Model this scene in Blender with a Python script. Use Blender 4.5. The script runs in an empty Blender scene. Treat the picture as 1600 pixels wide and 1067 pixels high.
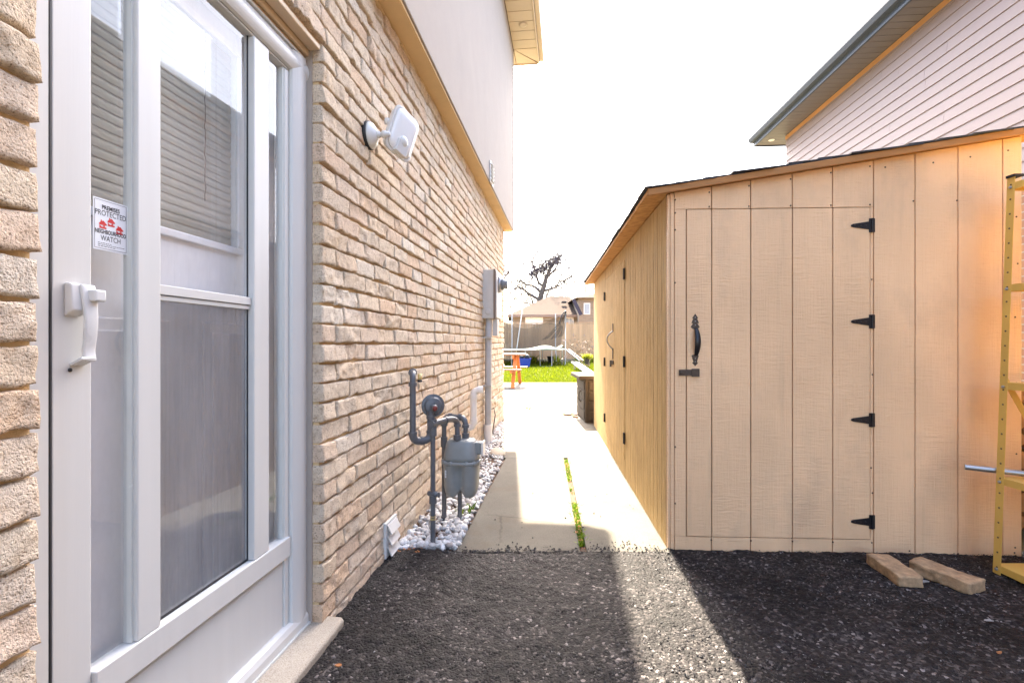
import bpy, math, random
import numpy as np
from mathutils import Vector, Matrix, Euler
R = math.radians
scene = bpy.context.scene
C = scene.collection

# ------------------------------------------------------------------ camera
F = 755.0 / 1600.0            # focal length in picture widths
CX, CY, EYE = 800.0, 536.0, 1.10
cam_d = bpy.data.cameras.new('camera')
cam_d.sensor_width = 36.0
cam_d.lens = 36.0 * F
cam_d.shift_y = 2.5 / 1600.0
cam_d.clip_start = 0.05
cam_d.clip_end = 1000.0
cam = bpy.data.objects.new('camera', cam_d)
C.objects.link(cam)
cam.location = (0, 0, EYE)
cam.rotation_euler = (R(90), 0, 0)
scene.camera = cam

# ------------------------------------------------------------------ sky, sun, exposure
SUN_EL, SUN_AZ = 49.2, -0.5      # azimuth from +Y towards +X, degrees
world = bpy.data.worlds.new('World')
scene.world = world
world.use_nodes = True
wn = world.node_tree
wn.nodes.clear()
sky = wn.nodes.new('ShaderNodeTexSky')
sky.sky_type = 'NISHITA'
sky.sun_disc = False
sky.sun_elevation = R(SUN_EL)
sky.sun_rotation = R(SUN_AZ)
sky.air_density = 1.0
sky.dust_density = 5.0
sky.ozone_density = 0.6
bg = wn.nodes.new('ShaderNodeBackground')
bg.inputs['Strength'].default_value = 0.13
wo = wn.nodes.new('ShaderNodeOutputWorld')
wn.links.new(sky.outputs[0], bg.inputs[0])
wn.links.new(bg.outputs[0], wo.inputs[0])
sun_d = bpy.data.lights.new('sun', 'SUN')
sun_d.energy = 3.5
sun_d.angle = R(0.5)
sun_d.color = (1.0, 0.88, 0.70)
sun = bpy.data.objects.new('sun', sun_d)
C.objects.link(sun)
sdir = Vector((math.sin(R(SUN_AZ)) * math.cos(R(SUN_EL)), math.cos(R(SUN_AZ)) * math.cos(R(SUN_EL)), math.sin(R(SUN_EL))))
sun.rotation_euler = sdir.to_track_quat('Z', 'Y').to_euler()
sun.location = (0, 20, 25)
scene.view_settings.view_transform = 'Standard'
scene.view_settings.look = 'None'
scene.view_settings.gamma = 1.0
scene.view_settings.exposure = 3.3
scene.cycles.max_bounces = 10
scene.cycles.diffuse_bounces = 6
scene.cycles.transparent_max_bounces = 16

# ------------------------------------------------------------------ helpers
rng = np.random.default_rng(7)
random.seed(7)


def hash3(ix, iy, iz, seed):
    n = (ix * 374761393 + iy * 668265263 + iz * 2147483647 + seed * 1274126177) & 0xFFFFFFFF
    n = ((n ^ (n >> 13)) * 1274126177) & 0xFFFFFFFF
    n = n ^ (n >> 16)
    return (n & 0xFFFF) / 65535.0


def vnoise(p, seed=0):
    """smooth value noise in 0..1 at N x 3 points"""
    p = np.asarray(p, float)
    i = np.floor(p).astype(np.int64)
    f = p - i
    f = f * f * (3 - 2 * f)
    r = 0
    for dx in (0, 1):
        for dy in (0, 1):
            for dz in (0, 1):
                w = (f[:, 0] if dx else 1 - f[:, 0]) * (f[:, 1] if dy else 1 - f[:, 1]) * (f[:, 2] if dz else 1 - f[:, 2])
                r = r + w * hash3(i[:, 0] + dx, i[:, 1] + dy, i[:, 2] + dz, seed)
    return r


def fbm(p, seed=0, octv=3):
    p = np.asarray(p, float)
    a, s, t = 0.5, 0, 0
    for k in range(octv):
        s = s + a * vnoise(p * 2 ** k, seed + k * 17)
        t += a
        a *= 0.5
    return s / t


ORG = {}


def root_of(o):
    while o.parent:
        o = o.parent
    return o


class MB:
    """collects shapes, then links them as one mesh object"""

    def __init__(self):
        self.v, self.f, self.m, self.s, self.tone = [], [], [], [], []

    def add(self, vs, fs, m=0, smooth=False, tone=0.5):
        b = len(self.v)
        self.v.extend([tuple(map(float, p)) for p in vs])
        for q in fs:
            self.f.append([b + int(k) for k in q])
            self.m.append(m)
            self.s.append(smooth)
        self.tone.extend([tone] * len(vs))
        return self

    def box(self, a, b, m=0, tone=0.5):
        (x0, y0, z0), (x1, y1, z1) = a, b
        vs = [(x0, y0, z0), (x1, y0, z0), (x1, y1, z0), (x0, y1, z0), (x0, y0, z1), (x1, y0, z1), (x1, y1, z1), (x0, y1, z1)]
        return self.add(vs, [(0, 3, 2, 1), (4, 5, 6, 7), (0, 1, 5, 4), (1, 2, 6, 5), (2, 3, 7, 6), (3, 0, 4, 7)], m, False, tone)

    def obox(self, c, ax, h, m=0):
        c = Vector(c)
        X, Y, Z = [Vector(a).normalized() * k for a, k in zip(ax, h)]
        vs = [c - X - Y - Z, c + X - Y - Z, c + X + Y - Z, c - X + Y - Z, c - X - Y + Z, c + X - Y + Z, c + X + Y + Z, c - X + Y + Z]
        return self.add(vs, [(0, 3, 2, 1), (4, 5, 6, 7), (0, 1, 5, 4), (1, 2, 6, 5), (2, 3, 7, 6), (3, 0, 4, 7)], m)

    def bar(self, p, q, w, t, up=(0, 0, 1), m=0):
        """a square bar from p to q, w wide across 'up', t thick along 'up'"""
        p, q = Vector(p), Vector(q)
        d = (q - p)
        L = d.length
        d = d / L
        s = d.cross(Vector(up))
        if s.length < 1e-5:
            s = d.cross(Vector((1, 0, 0)))
        s.normalize()
        u = s.cross(d)
        return self.obox((p + q) / 2, (d, s, u), (L / 2, w / 2, t / 2), m)

    def prism(self, poly, ext, m=0, tone=0.5):
        n = len(poly)
        e = Vector(ext)
        vs = [Vector(p) for p in poly] + [Vector(p) + e for p in poly]
        fs = [list(range(n))[::-1], list(range(n, 2 * n))]
        for i in range(n):
            j = (i + 1) % n
            fs.append((i, j, n + j, n + i))
        return self.add(vs, fs, m, False, tone)

    def tube(self, pts, r, seg=12, m=0, caps=True, tone=0.5):
        pts = [Vector(p) for p in pts]
        n = len(pts)
        rs = r if isinstance(r, (list, tuple)) else [r] * n
        vs, fs = [], []
        t0 = (pts[1] - pts[0]).normalized()
        nrm = t0.orthogonal().normalized()
        prev = t0
        for i in range(n):
            if i == 0:
                t = t0
            elif i == n - 1:
                t = (pts[-1] - pts[-2]).normalized()
            else:
                t = ((pts[i] - pts[i - 1]).normalized() + (pts[i + 1] - pts[i]).normalized())
                t = t.normalized() if t.length > 1e-6 else prev
            q = prev.rotation_difference(t)
            nrm = q @ nrm
            prev = t
            b = t.cross(nrm)
            for k in range(seg):
                a = 2 * math.pi * k / seg
                vs.append(pts[i] + (nrm * math.cos(a) + b * math.sin(a)) * rs[i])
        for i in range(n - 1):
            for k in range(seg):
                k2 = (k + 1) % seg
                fs.append((i * seg + k, i * seg + k2, (i + 1) * seg + k2, (i + 1) * seg + k))
        self.add(vs, fs, m, True, tone)
        if caps:
            self.add(vs[:seg], [list(range(seg))[::-1]], m, False, tone)
            self.add(vs[-seg:], [list(range(seg))], m, False, tone)
        return self

    def lathe(self, prof, o, axis, seg=24, m=0, smooth=True):
        """prof: (radius, height) along axis from o"""
        a = Vector(axis).normalized()
        x = a.orthogonal().normalized()
        y = a.cross(x)
        o = Vector(o)
        vs, fs = [], []
        for r, h in prof:
            for k in range(seg):
                t = 2 * math.pi * k / seg
                vs.append(o + a * h + (x * math.cos(t) + y * math.sin(t)) * max(r, 1e-5))
        n = len(prof)
        for i in range(n - 1):
            for k in range(seg):
                k2 = (k + 1) % seg
                fs.append((i * seg + k, i * seg + k2, (i + 1) * seg + k2, (i + 1) * seg + k))
        fs.append(list(range(seg))[::-1])
        fs.append(list(range((n - 1) * seg, n * seg)))
        return self.add(vs, fs, m, smooth)

    def loft(self, rings, m=0, smooth=True, caps=True):
        seg = len(rings[0])
        vs = [p for r in rings for p in r]
        fs = []
        for i in range(len(rings) - 1):
            for k in range(seg):
                k2 = (k + 1) % seg
                fs.append((i * seg + k, i * seg + k2, (i + 1) * seg + k2, (i + 1) * seg + k))
        if caps:
            fs.append(list(range(seg))[::-1])
            fs.append(list(range((len(rings) - 1) * seg, len(rings) * seg)))
        return self.add(vs, fs, m, smooth)

    def build(self, name, mats, parent=None, bevel=0, seg=2, xf=None, fix=True):
        me = bpy.data.meshes.new(name)
        V = self.v
        if xf:
            V = [xf(*p) for p in V]
        if parent is not None:
            o = ORG.get(root_of(parent).name)
            if o is not None:
                V = [(p[0] - o[0], p[1] - o[1], p[2] - o[2]) for p in V]
        me.from_pydata([tuple(p) for p in V], [], self.f)
        if not isinstance(mats, (list, tuple)):
            mats = [mats]
        for k in mats:
            me.materials.append(k)
        me.polygons.foreach_set('material_index', self.m)
        me.polygons.foreach_set('use_smooth', self.s)
        at = me.attributes.new('tone', 'FLOAT', 'POINT')
        at.data.foreach_set('value', self.tone)
        if fix and len(self.f) < 60000:
            import bmesh
            bm = bmesh.new()
            bm.from_mesh(me)
            bmesh.ops.recalc_face_normals(bm, faces=bm.faces)
            bm.to_mesh(me)
            bm.free()
        me.update()
        ob = bpy.data.objects.new(name, me)
        C.objects.link(ob)
        if parent is not None:
            ob.parent = parent
        if bevel:
            b = ob.modifiers.new('bevel', 'BEVEL')
            b.width = bevel
            b.segments = seg
            b.limit_method = 'ANGLE'
            b.angle_limit = R(40)
            b.harden_normals = False
        return ob


def arc(a, c, b, n=7):
    a, c, b = Vector(a), Vector(c), Vector(b)
    return [(a * (1 - t) ** 2 + c * 2 * t * (1 - t) + b * t * t) for t in np.linspace(0, 1, n)]


def tag(o, label=None, cat=None, group=None, kind=None):
    if label:
        o['label'] = label
    if cat:
        o['category'] = cat
    if group:
        o['group'] = group
    if kind:
        o['kind'] = kind
    return o


def thing(name, label, cat, base=(0, 0, 0), group=None, frame=None):
    """an Empty at the base of a thing; parts are modelled in the frame's coordinates"""
    o = bpy.data.objects.new(name, None)
    C.objects.link(o)
    o.empty_display_size = 0.1
    tag(o, label, cat, group)
    ORG[o.name] = tuple(base)
    if frame is not None:
        o.location = frame @ Vector(base)
        o.rotation_euler = frame.to_euler()
    else:
        o.location = base
    return o


# -------- frames of the two houses and the shed
HT = math.atan(0.1126)
hc, hsn = math.cos(HT), math.sin(HT)
HX = -0.922
HOUSE = Matrix.Translation((HX, 0, 0)) @ Matrix.Rotation(-HT, 4, 'Z')   # local x = out of the wall, y = along it


def hs(px, d=0.0):
    """distance along the house wall of what is seen at picture column px, d metres out of it"""
    k = (px - CX) / (1600 * F)
    return (HX + d * hc + k * d * hsn) / (k * hc - hsn)


def hp(px, py, d=0.0):
    s = hs(px, d)
    Y = -d * hsn + s * hc
    return (d, s, EYE + (CY - py) / (1600 * F) * Y)


def at(px, py, Y):
    return Vector(((px - CX) / (1600 * F) * Y, Y, EYE + (CY - py) / (1600 * F) * Y))


SX, SY = 0.826, 2.567


def shed(u, v, z):
    return (SX + 0.999 * u + 0.0673 * v, SY - 0.0436 * u + 0.9977 * v, z)


def su(px):
    k = (px - CX) / (1600 * F)
    return (k * SY - SX) / (0.999 + 0.0436 * k)


def sv(px):
    k = (px - CX) / (1600 * F)
    return (SX - k * SY) / (k * 0.9977 - 0.0673)


# ------------------------------------------------------------------ materials
def nodemat(name):
    m = bpy.data.materials.new(name)
    m.use_nodes = True
    nt = m.node_tree
    return m, nt, nt.nodes['Principled BSDF']


def nd(nt, typ, ins=None, **kw):
    n = nt.nodes.new('ShaderNode' + typ)
    for k, v in kw.items():
        setattr(n, k, v)
    for k, v in (ins or {}).items():
        if isinstance(v, bpy.types.NodeSocket):
            nt.links.new(v, n.inputs[k])
        else:
            n.inputs[k].default_value = v
    return n


def ramp(nt, fac, stops):
    r = nt.nodes.new('ShaderNodeValToRGB')
    while len(r.color_ramp.elements) < len(stops):
        r.color_ramp.elements.new(0.5)
    for e, (p, c) in zip(r.color_ramp.elements, stops):
        e.position = p
        e.color = (*c, 1) if len(c) == 3 else c
    nt.links.new(fac, r.inputs[0])
    return r.outputs[0]


def mapped(nt, scale):
    tc = nd(nt, 'TexCoord')
    mp = nd(nt, 'Mapping', {'Vector': tc.outputs['Object'], 'Scale': scale})
    return mp.outputs[0]


def scl(c, k):
    return tuple(min(1.0, x * k) for x in c)


def mat(name, col, rough=0.6, vary=0.12, nscale=6.0, bump=0.0, bscale=60.0, metal=0.0, stretch=(1, 1, 1), spec=0.5, tone=0.0, dist=0.002):
    m, nt, b = nodemat(name)
    b.inputs['Roughness'].default_value = rough
    b.inputs['Metallic'].default_value = metal
    b.inputs['Specular IOR Level'].default_value = spec
    v = mapped(nt, stretch)
    n = nd(nt, 'TexNoise', {'Vector': v, 'Scale': nscale, 'Detail': 6.0, 'Roughness': 0.65})
    c = ramp(nt, n.outputs[0], [(0.25, scl(col, 1 - vary)), (0.75, scl(col, 1 + vary))])
    if tone:
        a = nd(nt, 'Attribute', attribute_name='tone')
        mr = nd(nt, 'MapRange', {'Value': a.outputs['Fac'], 3: 1 - tone, 4: 1 + tone})
        mx = nd(nt, 'MixRGB', {0: 1.0, 1: c, 2: mr.outputs[0]}, blend_type='MULTIPLY')
        c = mx.outputs[0]
    nt.links.new(c, b.inputs['Base Color'])
    rr = nd(nt, 'MapRange', {'Value': n.outputs[0], 3: max(0.02, rough - 0.08), 4: min(1, rough + 0.08)})
    nt.links.new(rr.outputs[0], b.inputs['Roughness'])
    if bump:
        n2 = nd(nt, 'TexNoise', {'Vector': v, 'Scale': bscale, 'Detail': 5.0, 'Roughness': 0.6})
        bp = nd(nt, 'Bump', {'Height': n2.outputs[0], 'Strength': bump, 'Distance': dist})
        nt.links.new(bp.outputs[0], b.inputs['Normal'])
    return m


def glass_mat(name, tint=(1, 1, 1), ior=1.5, rough=0.0, haze=0.0):
    m = bpy.data.materials.new(name)
    m.use_nodes = True
    nt = m.node_tree
    nt.nodes.clear()
    out = nd(nt, 'OutputMaterial')
    tr = nd(nt, 'BsdfTransparent', {'Color': (*tint, 1)})
    gl = nd(nt, 'BsdfGlossy', {'Color': (1, 1, 1, 1), 'Roughness': rough})
    ge = nd(nt, 'NewGeometry')
    io = nd(nt, 'MapRange', {'Value': ge.outputs['Backfacing'], 3: ior, 4: 1.0 / ior})     # a thin pane reflects alike from both sides
    fr = nd(nt, 'Fresnel', {'IOR': io.outputs[0]})
    mx = nd(nt, 'MixShader', {0: fr.outputs[0], 1: tr.outputs[0], 2: gl.outputs[0]})
    last = mx
    if haze:
        v = mapped(nt, (1, 1, 0.35))
        n = nd(nt, 'TexNoise', {'Vector': v, 'Scale': 9.0, 'Detail': 8.0, 'Roughness': 0.7})
        mr = nd(nt, 'MapRange', {'Value': n.outputs[0], 1: 0.35, 2: 0.75, 3: haze * 0.3, 4: haze})
        df = nd(nt, 'BsdfDiffuse', {'Color': (0.7, 0.72, 0.75, 1)})
        last = nd(nt, 'MixShader', {0: mr.outputs[0], 1: mx.outputs[0], 2: df.outputs[0]})
    nt.links.new(last.outputs[0], out.inputs[0])
    return m


def brick_mat():
    m, nt, b = nodemat('rustic_brick')
    v = mapped(nt, (1, 1, 1))
    a = nd(nt, 'Attribute', attribute_name='tone')
    base = ramp(nt, a.outputs['Fac'], [(0.0, (0.74, 0.55, 0.385)), (0.25, (0.77, 0.625, 0.46)), (0.55, (0.74, 0.62, 0.48)), (0.82, (0.75, 0.57, 0.42)), (1.0, (0.80, 0.70, 0.57))])
    n = nd(nt, 'TexNoise', {'Vector': v, 'Scale': 38.0, 'Detail': 6.0, 'Roughness': 0.7})
    c2 = ramp(nt, n.outputs[0], [(0.30, (0.70, 0.62, 0.54)), (0.5, (1, 1, 1)), (0.72, (1.12, 1.12, 1.12))])
    mx = nd(nt, 'MixRGB', {0: 0.9, 1: base, 2: c2}, blend_type='MULTIPLY')
    pit = nd(nt, 'TexNoise', {'Vector': v, 'Scale': 210.0, 'Detail': 3.0, 'Roughness': 0.6})
    pr = ramp(nt, pit.outputs[0], [(0.33, (0.30, 0.22, 0.16)), (0.42, (1, 1, 1)), (0.62, (1, 1, 1)), (0.70, (1.25, 1.27, 1.3))])
    mx2 = nd(nt, 'MixRGB', {0: 0.85, 1: mx.outputs[0], 2: pr}, blend_type='MULTIPLY')
    nt.links.new(mx2.outputs[0], b.inputs['Base Color'])
    b.inputs['Roughness'].default_value = 0.92
    b.inputs['Specular IOR Level'].default_value = 0.25
    h = nd(nt, 'Math', {0: pit.outputs[0], 1: n.outputs[0]}, operation='ADD')
    bp = nd(nt, 'Bump', {'Height': h.outputs[0], 'Strength': 1.0, 'Distance': 0.010})
    nt.links.new(bp.outputs[0], b.inputs['Normal'])
    return m


def siding_mat(name, col, rough, ripple=0.35, grain=0.3, vary=0.1, gcol=0.0, spec=0.5, stain=0.0):
    """embossed plywood siding: long vertical grain and short cross ripples"""
    m, nt, b = nodemat(name)
    b.inputs['Roughness'].default_value = rough
    b.inputs['Specular IOR Level'].default_value = spec
    vg = mapped(nt, (60, 60, 2.2))
    g = nd(nt, 'TexNoise', {'Vector': vg, 'Scale': 2.2, 'Detail': 5.0, 'Roughness': 0.65})
    vr = mapped(nt, (7, 7, 60))
    r = nd(nt, 'TexNoise', {'Vector': vr, 'Scale': 1.6, 'Detail': 4.0, 'Roughness': 0.6, 'Distortion': 0.8})
    vb = mapped(nt, (1, 1, 0.5))
    big = nd(nt, 'TexNoise', {'Vector': vb, 'Scale': 2.5, 'Detail': 5.0})
    mask = nd(nt, 'TexNoise', {'Vector': mapped(nt, (3, 3, 1.2)), 'Scale': 1.5, 'Detail': 2.0})
    c = ramp(nt, big.outputs[0], [(0.3, scl(col, 1 - vary)), (0.7, scl(col, 1 + vary))])
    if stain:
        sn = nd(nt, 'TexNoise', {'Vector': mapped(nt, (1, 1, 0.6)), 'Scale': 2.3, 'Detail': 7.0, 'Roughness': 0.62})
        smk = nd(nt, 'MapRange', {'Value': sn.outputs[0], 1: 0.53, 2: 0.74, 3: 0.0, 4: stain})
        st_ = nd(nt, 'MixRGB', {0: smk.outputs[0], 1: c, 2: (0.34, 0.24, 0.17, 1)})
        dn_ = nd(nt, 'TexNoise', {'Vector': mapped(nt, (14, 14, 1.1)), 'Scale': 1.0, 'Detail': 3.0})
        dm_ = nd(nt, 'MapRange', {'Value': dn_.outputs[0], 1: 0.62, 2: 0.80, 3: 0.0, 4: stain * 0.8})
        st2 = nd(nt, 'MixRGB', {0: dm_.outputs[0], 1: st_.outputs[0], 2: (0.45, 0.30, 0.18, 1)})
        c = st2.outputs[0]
    if gcol:
        gc = ramp(nt, g.outputs[0], [(0.35, scl((1, .92, .8), 1 - gcol)), (0.62, (1.05, 1.05, 1.05))])
        mx = nd(nt, 'MixRGB', {0: 1.0, 1: c, 2: gc}, blend_type='MULTIPLY')
        c = mx.outputs[0]
    nt.links.new(c, b.inputs['Base Color'])
    k1 = nd(nt, 'Math', {0: r.outputs[0], 1: mask.outputs[0]}, operation='MULTIPLY')
    k2 = nd(nt, 'Math', {0: k1.outputs[0], 1: ripple * 2}, operation='MULTIPLY')
    k3 = nd(nt, 'Math', {0: g.outputs[0], 1: grain}, operation='MULTIPLY')
    k4 = nd(nt, 'Math', {0: k2.outputs[0], 1: k3.outputs[0]}, operation='ADD')
    bp = nd(nt, 'Bump', {'Height': k4.outputs[0], 'Strength': 0.8, 'Distance': 0.010})
    nt.links.new(bp.outputs[0], b.inputs['Normal'])
    return m


def asphalt_mat():
    m, nt, b = nodemat('fresh_asphalt')
    v = mapped(nt, (1, 1, 1))
    vo = nd(nt, 'TexVoronoi', {'Vector': v, 'Scale': 95.0, 'Randomness': 1.0})
    sp = nd(nt, 'SeparateColor', {0: vo.outputs['Color']})
    c = ramp(nt, sp.outputs[0], [(0.0, (0.006, 0.0055, 0.006)), (0.55, (0.017, 0.015, 0.016)), (0.82, (0.034, 0.030, 0.030)), (0.97, (0.11, 0.10, 0.095)), (1.0, (0.26, 0.24, 0.23))])
    big = nd(nt, 'TexNoise', {'Vector': v, 'Scale': 2.6, 'Detail': 5.0, 'Roughness': 0.6})
    bc = ramp(nt, big.outputs[0], [(0.35, (0.30, 0.28, 0.30)), (0.65, (1.3, 1.25, 1.25))])
    mx = nd(nt, 'MixRGB', {0: 1.0, 1: c, 2: bc}, blend_type='MULTIPLY')
    nt.links.new(mx.outputs[0], b.inputs['Base Color'])
    b.inputs['Roughness'].default_value = 0.65
    b.inputs['Specular IOR Level'].default_value = 0.22
    v2 = nd(nt, 'TexVoronoi', {'Vector': v, 'Scale': 95.0, 'Randomness': 1.0}, feature='F1')
    n2 = nd(nt, 'TexNoise', {'Vector': v, 'Scale': 160.0, 'Detail': 4.0})
    h = nd(nt, 'Math', {0: n2.outputs[0], 1: v2.outputs['Distance']}, operation='SUBTRACT')
    bp = nd(nt, 'Bump', {'Height': h.outputs[0], 'Strength': 1.0, 'Distance': 0.0055})
    nt.links.new(bp.outputs[0], b.inputs['Normal'])
    return m


def concrete_mat(name, col, stain=(0.5, 0.36, 0.2), amount=0.5, cracks=False):
    m, nt, b = nodemat(name)
    v = mapped(nt, (1, 1, 1))
    n = nd(nt, 'TexNoise', {'Vector': v, 'Scale': 3.0, 'Detail': 8.0, 'Roughness': 0.7})
    c = ramp(nt, n.outputs[0], [(0.3, scl(col, 0.8)), (0.7, scl(col, 1.15))])
    f = nd(nt, 'TexNoise', {'Vector': v, 'Scale': 240.0, 'Detail': 3.0})
    fc = ramp(nt, f.outputs[0], [(0.32, (0.6, 0.58, 0.55)), (0.5, (1, 1, 1)), (0.7, (1.12, 1.12, 1.12))])
    mx = nd(nt, 'MixRGB', {0: 0.8, 1: c, 2: fc}, blend_type='MULTIPLY')
    s = nd(nt, 'TexNoise', {'Vector': v, 'Scale': 1.3, 'Detail': 6.0, 'Roughness': 0.7})
    sm = nd(nt, 'MapRange', {'Value': s.outputs[0], 1: 0.52, 2: 0.75, 3: 0.0, 4: amount})
    mx2 = nd(nt, 'MixRGB', {0: sm.outputs[0], 1: mx.outputs[0], 2: (*stain, 1)})
    if cracks:
        dv = nd(nt, 'TexNoise', {'Vector': v, 'Scale': 5.0, 'Detail': 4.0})
        wv = nd(nt, 'MixRGB', {0: 0.12, 1: v, 2: dv.outputs['Color']})
        ck = nd(nt, 'TexVoronoi', {'Vector': wv.outputs[0], 'Scale': 1.1}, feature='DISTANCE_TO_EDGE')
        cm = nd(nt, 'MapRange', {'Value': ck.outputs['Distance'], 1: 0.0, 2: 0.009, 3: 0.75, 4: 0.0})
        gate = nd(nt, 'MapRange', {'Value': s.outputs[0], 1: 0.48, 2: 0.56, 3: 0.0, 4: 1.0})
        cg = nd(nt, 'Math', {0: cm.outputs[0], 1: gate.outputs[0]}, operation='MULTIPLY')
        mx2 = nd(nt, 'MixRGB', {0: cg.outputs[0], 1: mx2.outputs[0], 2: (0.02, 0.016, 0.012, 1)})
        spk = nd(nt, 'TexVoronoi', {'Vector': v, 'Scale': 26.0})
        sk = nd(nt, 'MapRange', {'Value': spk.outputs['Distance'], 1: 0.05, 2: 0.11, 3: 0.55, 4: 0.0})
        mx2 = nd(nt, 'MixRGB', {0: sk.outputs[0], 1: mx2.outputs[0], 2: (0.04, 0.032, 0.025, 1)})
    nt.links.new(mx2.outputs[0], b.inputs['Base Color'])
    b.inputs['Roughness'].default_value = 0.85
    bp = nd(nt, 'Bump', {'Height': f.outputs[0], 'Strength': 0.5, 'Distance': 0.002})
    nt.links.new(bp.outputs[0], b.inputs['Normal'])
    return m


def osb_mat():
    m, nt, b = nodemat('roof_plywood')
    v = mapped(nt, (6, 6, 1))
    n = nd(nt, 'TexVoronoi', {'Vector': mapped(nt, (26, 60, 30)), 'Scale': 1.0, 'Randomness': 1.0})
    sp = nd(nt, 'SeparateColor', {0: n.outputs['Color']})
    c = ramp(nt, sp.outputs[0], [(0, (0.48, 0.22, 0.055)), (0.5, (0.58, 0.29, 0.08)), (1.0, (0.66, 0.36, 0.11))])  # plywood tones with the orange of sunlit bounce mixed in
    nt.links.new(c, b.inputs['Base Color'])
    b.inputs['Roughness'].default_value = 0.7
    return m


def screen_mat():
    """woven insect screen: thin dark threads, mostly open"""
    m = bpy.data.materials.new('insect_screen')
    m.use_nodes = True
    nt = m.node_tree
    nt.nodes.clear()
    out = nd(nt, 'OutputMaterial')
    tr = nd(nt, 'BsdfTransparent')
    df = nd(nt, 'BsdfDiffuse', {'Color': (0.16, 0.165, 0.18, 1)})
    n = nd(nt, 'TexNoise', {'Vector': mapped(nt, (60, 60, 4)), 'Scale': 1.0, 'Detail': 4.0})
    mr = nd(nt, 'MapRange', {'Value': n.outputs[0], 1: 0.3, 2: 0.7, 3: 0.52, 4: 0.66})
    mx = nd(nt, 'MixShader', {0: mr.outputs[0], 1: tr.outputs[0], 2: df.outputs[0]})
    nt.links.new(mx.outputs[0], out.inputs[0])
    return m


def net_mat():
    m = bpy.data.materials.new('trampoline_netting')
    m.use_nodes = True
    nt = m.node_tree
    nt.nodes.clear()
    out = nd(nt, 'OutputMaterial')
    tr = nd(nt, 'BsdfTransparent')
    df = nd(nt, 'BsdfDiffuse', {'Color': (0.03, 0.035, 0.035, 1)})
    mx = nd(nt, 'MixShader', {0: 0.27, 1: tr.outputs[0], 2: df.outputs[0]})
    nt.links.new(mx.outputs[0], out.inputs[0])
    return m


def grass_mat(name, lo, hi):
    m, nt, b = nodemat(name)
    a = nd(nt, 'Attribute', attribute_name='tone')
    c = ramp(nt, a.outputs['Fac'], [(0, lo), (1, hi)])
    nt.links.new(c, b.inputs['Base Color'])
    b.inputs['Roughness'].default_value = 0.6
    b.inputs['Specular IOR Level'].default_value = 0.2
    tl = nd(nt, 'BsdfTranslucent', {'Color': c})
    mx = nd(nt, 'MixShader', {0: 0.45, 1: b.outputs[0], 2: tl.outputs[0]})
    nt.links.new(mx.outputs[0], nt.nodes['Material Output'].inputs[0])
    return m


def stone_mat(name, stops, rough=0.8, spec=0.4, ns=60):
    m, nt, b = nodemat(name)
    a = nd(nt, 'Attribute', attribute_name='tone')
    c = ramp(nt, a.outputs['Fac'], stops)
    n = nd(nt, 'TexNoise', {'Vector': mapped(nt, (1, 1, 1)), 'Scale': ns, 'Detail': 5.0})
    c2 = ramp(nt, n.outputs[0], [(0.3, (0.82, 0.8, 0.78)), (0.6, (1, 1, 1))])
    mx = nd(nt, 'MixRGB', {0: 1.0, 1: c, 2: c2}, blend_type='MULTIPLY')
    nt.links.new(mx.outputs[0], b.inputs['Base Color'])
    b.inputs['Roughness'].default_value = rough
    b.inputs['Specular IOR Level'].default_value = spec
    return m


def brick_tex_mat(name, c1, c2, mortar, scale=(1, 1, 1)):
    m, nt, b = nodemat(name)
    tc = nd(nt, 'TexCoord')
    sp = nd(nt, 'SeparateXYZ', {0: tc.outputs['Object']})
    ad = nd(nt, 'Math', {0: sp.outputs[0], 1: sp.outputs[1]}, operation='ADD')
    cb = nd(nt, 'CombineXYZ', {0: ad.outputs[0], 1: sp.outputs[2]})
    br = nd(nt, 'TexBrick', {'Vector': cb.outputs[0], 'Color1': (*c1, 1), 'Color2': (*c2, 1), 'Mortar': (*mortar, 1), 'Scale': 1.0, 'Mortar Size': 0.006, 'Brick Width': 0.23, 'Row Height': 0.075})
    nt.links.new(br.outputs[0], b.inputs['Base Color'])
    b.inputs['Roughness'].default_value = 0.9
    bp = nd(nt, 'Bump', {'Height': br.outputs['Fac'], 'Strength': -0.5, 'Distance': 0.01})
    nt.links.new(bp.outputs[0], b.inputs['Normal'])
    return m


M = {}
M['brick'] = brick_mat()
M['mortar'] = mat('mortar', (0.60, 0.43, 0.235), 0.95, 0.22, 12, 0.8, 120, dist=0.004)
M['stucco'] = mat('stucco', (0.365, 0.315, 0.275), 0.95, 0.06, 3, 0.7, 260, dist=0.003)
M['stucco_bounce'] = mat('stucco_warm_bounce', (0.64, 0.44, 0.22), 0.9, 0.08, 5, 0.5, 220, dist=0.003)  # underside of the stucco overhang, warm bounce light put into its colour
M['vinyl'] = mat('white_door_metal', (0.60, 0.60, 0.58), 0.38, 0.03, 30, 0.12, 300, stretch=(1, 1, 0.03), dist=0.001)
M['plastic'] = mat('white_plastic', (0.65, 0.65, 0.64), 0.3, 0.03, 8)
M['entry'] = mat('entry_door_paint', (0.80, 0.79, 0.80), 0.5, 0.04, 20)
M['blind'] = mat('blind_slat', (0.50, 0.44, 0.355), 0.6, 0.05, 20)
M['blind_back'] = mat('blind_shadow_gap', (0.42, 0.38, 0.32), 0.8, 0.05)
M['jamb'] = mat('taupe_caulk', (0.36, 0.31, 0.27), 0.8, 0.08, 12, 0.2, 80)
M['wood_trim'] = mat('painted_lintel_trim', (0.62, 0.47, 0.31), 0.6, 0.12, 10, 0.2, 60, stretch=(1, 0.1, 1))
M['dark'] = mat('dark_rubber', (0.02, 0.02, 0.022), 0.6, 0.1)
M['cream'] = mat('cream_aluminium', (0.66, 0.53, 0.36), 0.4, 0.05, 6)
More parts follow.
